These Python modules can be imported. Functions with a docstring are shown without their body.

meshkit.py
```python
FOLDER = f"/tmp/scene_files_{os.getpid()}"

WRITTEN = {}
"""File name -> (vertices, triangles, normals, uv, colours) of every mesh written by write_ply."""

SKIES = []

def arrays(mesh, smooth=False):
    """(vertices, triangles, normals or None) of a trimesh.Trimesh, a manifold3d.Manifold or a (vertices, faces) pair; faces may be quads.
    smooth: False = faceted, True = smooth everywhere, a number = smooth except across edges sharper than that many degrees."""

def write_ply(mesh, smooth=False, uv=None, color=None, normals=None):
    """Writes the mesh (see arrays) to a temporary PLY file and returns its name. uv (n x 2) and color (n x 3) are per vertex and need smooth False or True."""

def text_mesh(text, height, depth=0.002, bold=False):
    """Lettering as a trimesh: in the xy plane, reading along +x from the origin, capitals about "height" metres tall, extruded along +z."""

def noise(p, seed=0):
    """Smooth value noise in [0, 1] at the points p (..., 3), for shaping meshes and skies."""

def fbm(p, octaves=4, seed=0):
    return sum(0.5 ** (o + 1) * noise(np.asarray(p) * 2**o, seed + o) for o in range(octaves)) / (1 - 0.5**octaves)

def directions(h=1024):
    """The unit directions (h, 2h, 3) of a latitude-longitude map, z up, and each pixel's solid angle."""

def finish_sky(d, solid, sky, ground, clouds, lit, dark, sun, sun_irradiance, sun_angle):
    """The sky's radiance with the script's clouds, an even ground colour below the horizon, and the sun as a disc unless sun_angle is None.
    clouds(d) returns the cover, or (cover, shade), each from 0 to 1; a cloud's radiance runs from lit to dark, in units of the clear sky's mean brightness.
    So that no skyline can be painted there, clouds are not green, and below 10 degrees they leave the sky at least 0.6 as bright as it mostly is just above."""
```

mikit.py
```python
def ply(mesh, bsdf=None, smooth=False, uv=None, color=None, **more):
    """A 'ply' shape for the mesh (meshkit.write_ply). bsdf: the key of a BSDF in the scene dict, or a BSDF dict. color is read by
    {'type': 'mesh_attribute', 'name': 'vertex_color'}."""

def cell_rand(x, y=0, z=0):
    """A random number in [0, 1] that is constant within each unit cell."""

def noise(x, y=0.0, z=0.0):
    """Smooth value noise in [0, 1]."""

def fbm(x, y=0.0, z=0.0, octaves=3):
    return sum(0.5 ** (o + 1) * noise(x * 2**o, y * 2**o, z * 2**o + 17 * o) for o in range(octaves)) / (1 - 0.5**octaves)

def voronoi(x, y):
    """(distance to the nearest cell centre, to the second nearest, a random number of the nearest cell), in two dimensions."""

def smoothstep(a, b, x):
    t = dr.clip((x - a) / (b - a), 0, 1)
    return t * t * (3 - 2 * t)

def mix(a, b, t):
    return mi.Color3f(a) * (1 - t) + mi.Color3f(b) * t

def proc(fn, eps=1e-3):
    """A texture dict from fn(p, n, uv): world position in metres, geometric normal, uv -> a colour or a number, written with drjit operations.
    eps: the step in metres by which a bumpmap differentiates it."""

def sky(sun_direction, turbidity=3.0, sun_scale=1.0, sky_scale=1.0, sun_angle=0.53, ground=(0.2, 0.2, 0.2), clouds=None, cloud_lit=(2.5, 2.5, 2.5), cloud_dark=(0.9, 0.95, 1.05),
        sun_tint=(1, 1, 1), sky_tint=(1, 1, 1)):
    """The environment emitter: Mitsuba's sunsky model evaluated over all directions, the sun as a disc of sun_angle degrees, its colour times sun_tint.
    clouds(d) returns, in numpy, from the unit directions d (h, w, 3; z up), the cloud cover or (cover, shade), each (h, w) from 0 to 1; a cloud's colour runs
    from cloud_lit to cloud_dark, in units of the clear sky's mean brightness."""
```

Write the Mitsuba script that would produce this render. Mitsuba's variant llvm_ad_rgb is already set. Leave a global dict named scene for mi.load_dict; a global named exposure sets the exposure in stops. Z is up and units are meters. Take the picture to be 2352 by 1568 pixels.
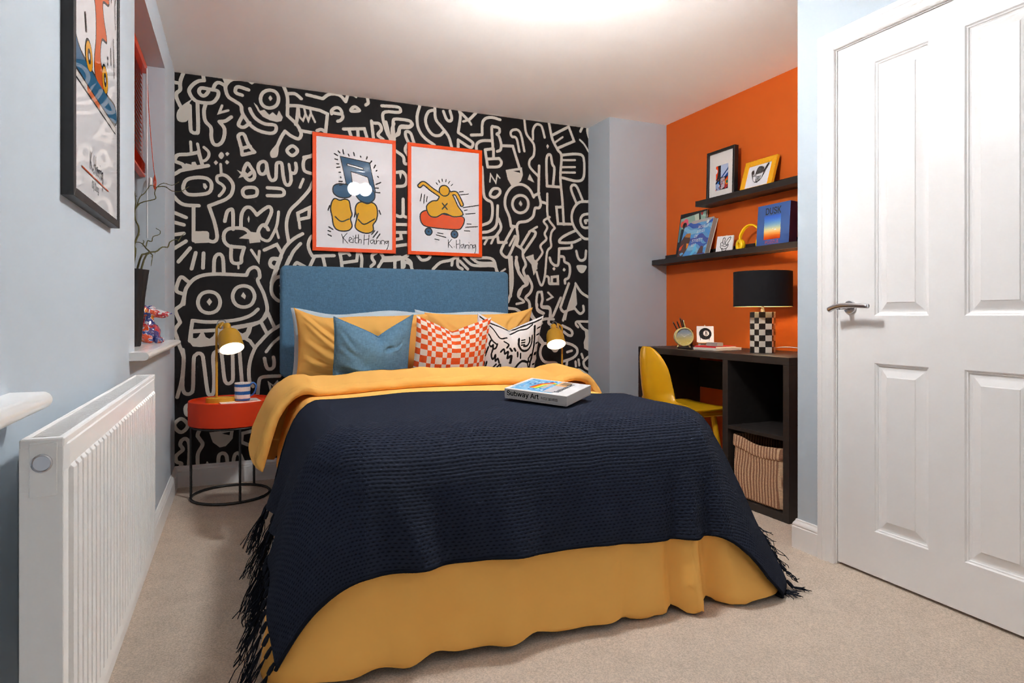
import math
import numpy as np, trimesh, shapely, manifold3d
import drjit as dr
import mitsuba as mi
import mikit, meshkit
from mikit import ply, proc, noise, fbm, voronoi, cell_rand, smoothstep, mix
from shapely.geometry import Polygon, LineString, Point, box as sbox, MultiPolygon
from shapely.ops import unary_union
from shapely import affinity

T = mi.ScalarTransform4f
scene, labels = {}, {}

# ------------------------------------------------------------------ camera, sky, exposure
YAW = math.atan((1176 - 548.5) / 1450)
FWD = np.array([math.sin(YAW), math.cos(YAW), 0])
EYE = np.array([0, 0, 0.96])
scene['camera'] = {
    'type': 'perspective', 'fov': 2 * math.degrees(math.atan(1176 / 1450)), 'fov_axis': 'x',
    'principal_point_offset_y': (784 - 726) / 1568, 'near_clip': 0.02, 'far_clip': 60,
    'to_world': T().look_at(origin=EYE.tolist(), target=(EYE + FWD).tolist(), up=[0, 0, 1])}
scene['sky'] = mikit.sky([0.35, -0.6, 0.55], turbidity=6, sun_scale=0.0, sky_scale=0.05,
                         clouds=lambda d: np.ones(d.shape[:2]) * 0.9, cloud_lit=(1, 1, 1), cloud_dark=(.8, .82, .85))
GLOBE = 110.0
BULB = 26.0           # radiance of the bedside bulbs
DESKBULB = 130.0
exposure = 0.80

# ------------------------------------------------------------------ helpers
def lin(h):
    if isinstance(h, str):
        c = [int(h[i:i + 2], 16) / 255 for i in (0, 2, 4)]
    else:
        c = [x / 255 for x in h]
    return [x / 12.92 if x <= 0.04045 else ((x + 0.055) / 1.055) ** 2.4 for x in c]

def rgb(c):
    return {'type': 'rgb', 'value': list(c)}

def mat(key, col, rough=0.5, spec=0.5, metallic=0.0, bump=None, bscale=1.0, two=True, **kw):
    tex = col if isinstance(col, dict) else rgb(lin(col) if isinstance(col, (str, tuple)) else col)
    b = {'type': 'principled', 'base_color': tex, 'roughness': rough, 'specular': spec, 'metallic': metallic, **kw}
    if bump is not None:
        b = {'type': 'bumpmap', 'nested_texture': bump, 'scale': bscale, 'nested_bsdf': b}
    if two:
        b = {'type': 'twosided', 'nested': b}
    scene[key] = b
    return key

def diff(key, col, bump=None, bscale=1.0):
    b = {'type': 'diffuse', 'reflectance': col if isinstance(col, dict) else rgb(lin(col) if isinstance(col, (str, tuple)) else col)}
    if bump is not None:
        b = {'type': 'bumpmap', 'nested_texture': bump, 'scale': bscale, 'nested_bsdf': b}
    scene[key] = {'type': 'twosided', 'nested': b}
    return key

def num(key):
    if key not in scene and key not in labels:
        return key
    k = 1
    while f'{key}_{k:03d}' in scene or f'{key}_{k:03d}' in labels:
        k += 1
    return f'{key}_{k:03d}'

def thing(name, label=None, cat=None, group=None, kind=None):
    key = num(name)
    d = {}
    if label: d['label'] = label
    if cat: d['category'] = cat
    if group: d['group'] = group
    if kind: d['kind'] = kind
    labels[key] = d
    return key

def obj(name, mesh, m, parent=None, smooth=False, label=None, cat=None, group=None, kind=None, uv=None, color=None, **kw):
    key = num((parent + '__' if parent else '') + name)
    if isinstance(mesh, dict):
        scene[key] = dict(mesh)
    else:
        scene[key] = ply(mesh, m, smooth=smooth, uv=uv, color=color, **kw)
    if label or kind:
        d = {}
        if label: d['label'] = label
        if cat: d['category'] = cat
        if group: d['group'] = group
        if kind: d['kind'] = kind
        labels[key] = d
    return key

def cat(ms):
    ms = [m if isinstance(m, trimesh.Trimesh) else tm(m) for m in ms]
    return trimesh.util.concatenate(ms)

def tm(m):
    if isinstance(m, trimesh.Trimesh): return m
    if hasattr(m, 'to_mesh'):
        q = m.to_mesh()
        return trimesh.Trimesh(np.array(q.vert_properties[:, :3], float), np.array(q.tri_verts), process=False)
    v, f = m
    f = np.asarray(f)
    if f.shape[1] == 4: f = np.vstack([f[:, [0, 1, 2]], f[:, [0, 2, 3]]])
    return trimesh.Trimesh(np.asarray(v, float), f, process=False)

def hull(pts):
    return tm(manifold3d.Manifold.hull_points(np.asarray(pts, np.float64)))

def bx(x0, x1, y0, y1, z0, z1, c=0.0015):
    """a box with its edges chamfered by c"""
    x0, x1 = sorted((x0, x1)); y0, y1 = sorted((y0, y1)); z0, z1 = sorted((z0, z1))
    c = min(c, .45 * (x1 - x0), .45 * (y1 - y0), .45 * (z1 - z0))
    if c <= 0:
        return trimesh.creation.box(bounds=[[x0, y0, z0], [x1, y1, z1]])
    P = []
    for sx in (0, 1):
        for sy in (0, 1):
            for sz in (0, 1):
                X, Y, Z = (x0, x1)[sx], (y0, y1)[sy], (z0, z1)[sz]
                ix, iy, iz = c * (1 - 2 * sx), c * (1 - 2 * sy), c * (1 - 2 * sz)
                P += [(X, Y + iy, Z + iz), (X + ix, Y, Z + iz), (X + ix, Y + iy, Z)]
    return hull(P)

def rb(x0, x1, y0, y1, z0, z1, r, n=5):
    """a box with rounded edges and corners"""
    a = np.linspace(0, math.pi / 2, n)
    P = []
    for sx in (-1, 1):
        for sy in (-1, 1):
            for sz in (-1, 1):
                c = np.array([(x0 if sx < 0 else x1) - sx * r, (y0 if sy < 0 else y1) - sy * r, (z0 if sz < 0 else z1) - sz * r])
                for t in a:
                    for u in a:
                        P.append(c + r * np.array([sx * math.cos(t) * math.cos(u), sy * math.cos(t) * math.sin(u), sz * math.sin(t)]))
    return hull(P)

def tube(path, r, sides=8, cap=True):
    p = np.asarray(path, float)
    n = len(p)
    r = np.broadcast_to(r, (n,))
    t = np.gradient(p, axis=0); t /= np.linalg.norm(t, axis=1, keepdims=True) + 1e-12
    a = np.zeros_like(p)
    ref = np.array([0, 0, 1.0]) if abs(t[0, 2]) < .9 else np.array([1.0, 0, 0])
    a0 = np.cross(t[0], ref); a0 /= np.linalg.norm(a0); a[0] = a0
    for i in range(1, n):
        v = a[i - 1] - t[i] * np.dot(a[i - 1], t[i]); a[i] = v / (np.linalg.norm(v) + 1e-12)
    b = np.cross(t, a)
    ang = np.arange(sides) * 2 * np.pi / sides
    v = p[:, None] + r[:, None, None] * (np.cos(ang)[None, :, None] * a[:, None] + np.sin(ang)[None, :, None] * b[:, None])
    v = v.reshape(-1, 3)
    F = []
    for i in range(n - 1):
        for j in range(sides):
            k = (j + 1) % sides
            F += [(i * sides + j, i * sides + k, (i + 1) * sides + k), (i * sides + j, (i + 1) * sides + k, (i + 1) * sides + j)]
    if cap:
        v = np.vstack([v, p[0], p[-1]])
        for j in range(sides):
            k = (j + 1) % sides
            F += [(n * sides, k, j), (n * sides + 1, (n - 1) * sides + j, (n - 1) * sides + k)]
    return trimesh.Trimesh(v, F, process=False)

def lathe(prof, n=48, centre=(0, 0, 0)):
    """a profile of (radius, z) turned about z"""
    prof = np.asarray(prof, float)
    ang = np.arange(n) * 2 * np.pi / n
    v = np.stack([prof[:, 0][:, None] * np.cos(ang), prof[:, 0][:, None] * np.sin(ang), np.repeat(prof[:, 1][:, None], n, 1)], -1).reshape(-1, 3)
    F = []
    for i in range(len(prof) - 1):
        for j in range(n):
            k = (j + 1) % n
            a, b, c, d = i * n + j, i * n + k, (i + 1) * n + k, (i + 1) * n + j
            if prof[i, 0] > 1e-9: F.append((a, b, c))
            if prof[i + 1, 0] > 1e-9: F.append((a, c, d))
    return trimesh.Trimesh(v + np.asarray(centre), F, process=False)

def grid(P, closed_u=False, closed_v=False):
    """quads over an array of points (nu, nv, 3)"""
    nu, nv = P.shape[:2]
    i, j = np.meshgrid(np.arange(nu if closed_u else nu - 1), np.arange(nv if closed_v else nv - 1), indexing='ij')
    i2, j2 = (i + 1) % nu, (j + 1) % nv
    q = np.stack([i * nv + j, i2 * nv + j, i2 * nv + j2, i * nv + j2], -1).reshape(-1, 4)
    return trimesh.Trimesh(P.reshape(-1, 3), np.vstack([q[:, [0, 1, 2]], q[:, [0, 2, 3]]]), process=False)

def move(m, R=None, t=(0, 0, 0)):
    m = tm(m).copy()
    v = m.vertices @ (np.eye(3) if R is None else np.asarray(R)).T + np.asarray(t)
    f = m.faces
    if R is not None and np.linalg.det(R) < 0: f = f[:, ::-1]
    return trimesh.Trimesh(v, f, process=False)

def rot(axis, deg):
    return trimesh.transformations.rotation_matrix(math.radians(deg), axis)[:3, :3]

def align(d):
    """a rotation that takes z to d"""
    return trimesh.geometry.align_vectors([0, 0, 1], np.asarray(d, float) / np.linalg.norm(d))[:3, :3]

def extr(poly, h):
    ms = [trimesh.creation.extrude_polygon(g, h, engine='earcut') for g in getattr(poly, 'geoms', [poly]) if not g.is_empty and g.area > 1e-9]
    return cat(ms)

def rrect(x0, x1, y0, y1, r, q=6):
    return sbox(x0 + r, y0 + r, x1 - r, y1 - r).buffer(r, quad_segs=q)

def cr(a, b, c, d, t):
    return .5 * ((2 * b) + (c - a) * t + (2 * a - 5 * b + 4 * c - d) * t * t + (3 * b - a - 3 * c + d) * t ** 3)

def spline(pts, closed=False, n=6):
    """a curve through the points; a point given twice is a corner"""
    pts = [np.array(p, float) for p in pts]
    out = []
    if closed:
        m = len(pts)
        for i in range(m):
            for t in np.arange(n) / n: out.append(cr(pts[i - 1], pts[i], pts[(i + 1) % m], pts[(i + 2) % m], t))
        return out
    segs = [[pts[0]]]
    for p in pts[1:]:
        if np.allclose(p, segs[-1][-1]): segs.append([p])
        else: segs[-1].append(p)
    for S in segs:
        if len(S) < 3: out += S; continue
        Q = [2 * S[0] - S[1]] + S + [2 * S[-1] - S[-2]]
        for i in range(1, len(Q) - 2):
            for t in np.arange(n) / n: out.append(cr(Q[i - 1], Q[i], Q[i + 1], Q[i + 2], t))
        out.append(S[-1])
    return out

def strokes(text, scale, width, ox=0., oy=0., n=4):
    """line drawing: one stroke a line, 'c' curve, 'p' polyline, 'C'/'P' closed, 'F'/'S' filled, 'H' hole; y runs down"""
    geo, holes = [], []
    for ln in text.strip().splitlines():
        w = ln.split()
        wd = float(w.pop()[1:]) if w[-1][0] == '*' else 1.
        pts = [(ox + float(q.split(',')[0]) * scale, oy - float(q.split(',')[1]) * scale) for q in w[1:]]
        r = width * wd / 2
        k = w[0]
        if k == 'c': g = LineString(spline(pts, n=n)).buffer(r, quad_segs=3)
        elif k == 'p': g = LineString(pts).buffer(r, quad_segs=3, join_style=2, mitre_limit=3)
        elif k == 'C':
            s = spline(pts, True, n); g = LineString(s + s[:1]).buffer(r, quad_segs=3)
        elif k == 'P': g = Polygon(pts).buffer(0).exterior.buffer(r, quad_segs=3, join_style=2)
        elif k == 'F': g = Polygon(pts).buffer(0)
        elif k == 'S': g = Polygon(spline(pts, True, n)).buffer(0)
        else: holes.append(Polygon(pts).buffer(0)); continue
        geo.append(g)
    u = unary_union(geo)
    return u.difference(unary_union(holes)) if holes else u

def flat(geom):
    """triangles of a plane figure: (n, 2) points and faces"""
    V, F, k = [], [], 0
    for g in getattr(geom, 'geoms', [geom]):
        if g.is_empty or g.area < 1e-10: continue
        for t in shapely.constrained_delaunay_triangles(g).geoms:
            c = np.array(t.exterior.coords)[:3]
            if (c[1, 0] - c[0, 0]) * (c[2, 1] - c[0, 1]) - (c[1, 1] - c[0, 1]) * (c[2, 0] - c[0, 0]) < 0: c = c[::-1]
            V.append(c); F.append((k, k + 1, k + 2)); k += 3
    return np.vstack(V), np.array(F)

def art(name, parent, layers, o, ex, ey, m='print_matte', step=.00012, clip=None, label=None, cat_=None):
    """a flat print: coloured plane figures, each a hair in front of the one before"""
    ex, ey, o = (np.asarray(a, float) for a in (ex, ey, o))
    n = np.cross(ex, ey)
    V, F, C, k = [], [], [], 0
    for i, (g, col) in enumerate(layers):
        if clip is not None: g = g.intersection(clip)
        if g.is_empty or g.area < 1e-9: continue
        g = shapely.make_valid(g)
        g = unary_union([q for q in getattr(g, 'geoms', [g]) if q.geom_type in ('Polygon', 'MultiPolygon')])
        v, f = flat(g)
        V.append(o + v[:, :1] * ex + v[:, 1:2] * ey + n * step * i); F.append(f + k); k += len(v)
        C.append(np.tile(np.round(col), (len(v), 1)))
    C = np.vstack(C)
    msh = trimesh.Trimesh(np.vstack(V), np.vstack(F), process=False)
    if m == 'print_glazed':      # the flat colour of each figure travels in uv
        return obj(name, msh, m, parent, uv=np.stack([C[:, 0] * 256 + C[:, 1], C[:, 2]], 1), label=label, cat=cat_)
    return obj(name, msh, m, parent, color=np.apply_along_axis(lin, 1, C), label=label, cat=cat_)

def lettering(text, height, o, ex, ey, m, parent, name='lettering', bold=False, width=None, depth=.0004, slant=0.):
    """letters lying on a surface: o is the left end of the base line"""
    t = meshkit.text_mesh(text, height, depth, bold)
    v = np.array(t.vertices)
    if width: v[:, 0] *= width / v[:, 0].max()
    v[:, 0] += slant * v[:, 1]
    ex, ey = np.asarray(ex, float), np.asarray(ey, float)
    w = np.asarray(o) + v[:, :1] * ex + v[:, 1:2] * ey + v[:, 2:3] * np.cross(ex, ey)
    return obj(name, trimesh.Trimesh(w, t.faces, process=False), m, parent)

rng = np.random.default_rng(7)
VC = {'type': 'mesh_attribute', 'name': 'vertex_color'}

# ------------------------------------------------------------------ materials
def speck(base, amp, f):
    b = mi.Color3f(base)
    return proc(lambda p, n, uv: b * (1 - amp + 2 * amp * noise(p.x * f, p.y * f, p.z * f)))

WALLBLUE = lin((183, 194, 203))
mat('paint_blue', WALLBLUE, rough=.55, spec=.25)
mat('paint_orange', lin((212, 98, 34)), rough=.6, spec=.2)
mat('paint_ceiling', lin((242, 239, 235)), rough=.8, spec=.1)
mat('paint_white', lin((236, 235, 234)), rough=.32, spec=.45)
mat('gloss_white', lin((226, 225, 222)), rough=.12, spec=.5)
mat('wallpaper_black', lin((22, 21, 22)), rough=.6, spec=.15)
mat('wallpaper_white', lin((205, 199, 188)), rough=.55, spec=.3)
CARP = mi.Color3f(lin((186, 170, 155)))
def carpet_h(p, n, uv):
    return noise(p.x * 420, p.y * 420, 0.) * .6 + noise(p.x * 170, p.y * 170, 3.) * .6
mat("carpet", proc(lambda p, n, uv: CARP * (.72 + .38 * noise(p.x * 330, p.y * 330, 1.) + .14 * fbm(p.x * 14, p.y * 14, 2.))),
    rough=.95, spec=.05, bump=proc(carpet_h, eps=8e-4), bscale=.0016)
mat('black_wood', proc(lambda p, n, uv: mi.Color3f(lin((29, 26, 25))) * (.75 + .6 * fbm(p.x * 60, p.y * 8, p.z * 60))), rough=.45, spec=.4)
mat('black_paint', lin((22, 22, 23)), rough=.45, spec=.4)
mat('black_metal', lin((24, 24, 26)), rough=.4, spec=.5)
mat('frame_orange', lin((238, 78, 8)), rough=.4, spec=.25)
mat('tray_orange', lin((208, 54, 14)), rough=.5, spec=.35)
mat('lamp_mustard', lin((196, 146, 42)), rough=.35, spec=.5)
mat('chair_yellow', lin((222, 166, 24)), rough=.3, spec=.5)
mat('chrome', (200, 200, 204), rough=.12, metallic=1.0)
mat('steel', (150, 150, 152), rough=.3, metallic=1.0)
mat('radiator_white', lin((238, 238, 236)), rough=.2, spec=.5)
mat('wood_light', lin((215, 180, 138)), rough=.55, spec=.3)
mat('grey_plastic', lin((120, 122, 124)), rough=.4)
mat('ink_black', lin((18, 18, 18)), rough=.6, spec=.3)
scene['print_matte'] = {'type': 'twosided', 'nested': {'type': 'diffuse', 'reflectance': VC}}
def unpack(p, n, uv):
    k = mi.UInt32(uv.x + .5); b = uv.y
    r, g = mi.Float(k >> 8) / 255, mi.Float(k & 255) / 255
    f = lambda c: dr.power(c, 2.2)
    return mi.Color3f(f(r), f(g), f(b / 255))
scene['print_glazed'] = {'type': 'plastic', 'diffuse_reflectance': proc(unpack), 'int_ior': 1.45}
scene['glass_pane'] = {'type': 'thindielectric', 'int_ior': 1.45}

DUV = mi.Color3f(lin((232, 176, 88)))
mat('duvet_cotton', lin((233, 176, 92)), rough=.75, spec=.2, sheen=.25,
    bump=proc(lambda p, n, uv: fbm(p.x * 9, p.y * 9, p.z * 9) + .25 * fbm(p.x * 40, p.y * 22, p.z * 40), eps=2e-3), bscale=.012)
mat('pillow_pale', lin((190, 207, 218)), rough=.8, spec=.15, sheen=.2)
def weave_tex(c, f=900, amp=.28):
    c = mi.Color3f(c)
    return proc(lambda p, n, uv: c * (1 - amp + amp * (noise(p.x * f, p.z * f * .2, p.y * f * .2) + noise(p.x * f * .2, p.z * f, p.y * f * .2))))
mat('headboard_fabric', weave_tex(lin((86, 124, 152)), 500, .3), rough=.9, spec=.1, sheen=.3)
mat('cushion_blue', weave_tex(lin((92, 128, 154)), 420, .28), rough=.85, spec=.1, sheen=.4)
# the throw's raised stitches, in uv metres of cloth
def stitch(p, n, uv):
    cx, cy = uv.x / .0165 + .35 * noise(uv.x * 14, uv.y * 14, 2.), uv.y / .0102 + .35 * noise(uv.x * 12, uv.y * 12, 8.)
    row = dr.floor(cy)
    off = .5 * (row - 2 * dr.floor(row / 2))
    fx, fy = cx + off - dr.floor(cx + off), cy - row
    k = dr.floor(cx + off)
    fx, fy = fx + .22 * (cell_rand(k, row, 5.) - .5), fy + .22 * (cell_rand(k, row, 6.) - .5)
    pit = dr.exp(-dr.square((fx - .5) / .27) - dr.square((fy - .5) / .22))
    rib = .5 + .5 * dr.cos(2 * dr.pi * (cy + .5))
    return 1. - pit * (.75 + .4 * cell_rand(k, row, 7.)) - .22 * rib + .16 * noise(uv.x * 700, uv.y * 900, 0.) + .2 * noise(uv.x * 90, uv.y * 90, 4.)
mat('throw_knit', proc(lambda p, n, uv: mi.Color3f(lin((24, 29, 41))) * (.45 + .70 * dr.clip(stitch(p, n, uv), 0, 1))), rough=.9, spec=.12, sheen=.25,
    bump=proc(stitch, eps=7e-4), bscale=.0042)
mat('throw_yarn', lin((17, 20, 28)), rough=.95, spec=.05)
# ------------------------------------------------------------------ the room (metres; x along the bed wall, y into the room, camera at 0,0)
XL, YB, H = -.33, 3.994, 2.326            # left wall, bed wall, ceiling
XP, YP, XO = 2.333, 3.707, 2.809          # boxed corner: side face, front face; orange wall
XD, YC, YR = 2.131, 1.936, -.38          # door wall, its outer corner, wall behind the camera
def solid(x0, x1, y0, y1, z0, z1):
    return manifold3d.Manifold.cube([x1 - x0, y1 - y0, z1 - z0]).translate([x0, y0, z0])
def struct(name, mesh, m, label, smooth=False, parent=None):
    return obj(name, mesh, m, parent, smooth, label=label, kind='structure')

struct('floor', bx(-.7, 3.0, -1.2, 4.2, -.1, 0, 0), 'carpet', 'beige short pile carpet floor')
struct('ceiling', bx(-.7, 3.0, -1.2, 4.2, H, H + .1, 0), 'paint_ceiling', 'plain white ceiling')
W1, W2, WZ0, WZ1 = (2.515, 3.495), (.12, 1.10), .815, 2.167
wl = solid(XL - .3, XL, -1.2, YB + .2, 0, H)
for a, b in (W1, W2):
    wl = wl - solid(XL - .4, XL + .1, a, b, WZ0, WZ1)
struct('wall_left', wl, 'paint_blue', 'pale blue painted wall with two window openings')
wb = struct('wall_back', bx(-.7, 3.0, YB, YB + .15, 0, H, 0), 'wallpaper_black', 'wall papered in black with white doodle lines')
struct('wall_pillar', bx(XP, XO + .1, YP, YB, 0, H, 0), 'paint_blue', 'blue grey boxed corner beside the bed wall')
struct('wall_right', bx(XO, XO + .15, YC - .1, YP + .1, 0, H, 0), 'paint_orange', 'burnt orange painted alcove wall')
DY0, DY1, DZ = .925, 1.747, 1.987
wd = solid(XD, XO + .15, -1.2, YC, 0, H) - solid(XD - .1, XD + .1, DY0 - .012, DY1 + .012, -.1, DZ + .012)
struct('wall_door', wd, 'paint_blue', 'pale blue wall around the white door')
struct('wall_rear', bx(-.7, 3.0, YR - .15, YR, 0, H, 0), 'paint_white', 'pale wall behind the camera')

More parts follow.
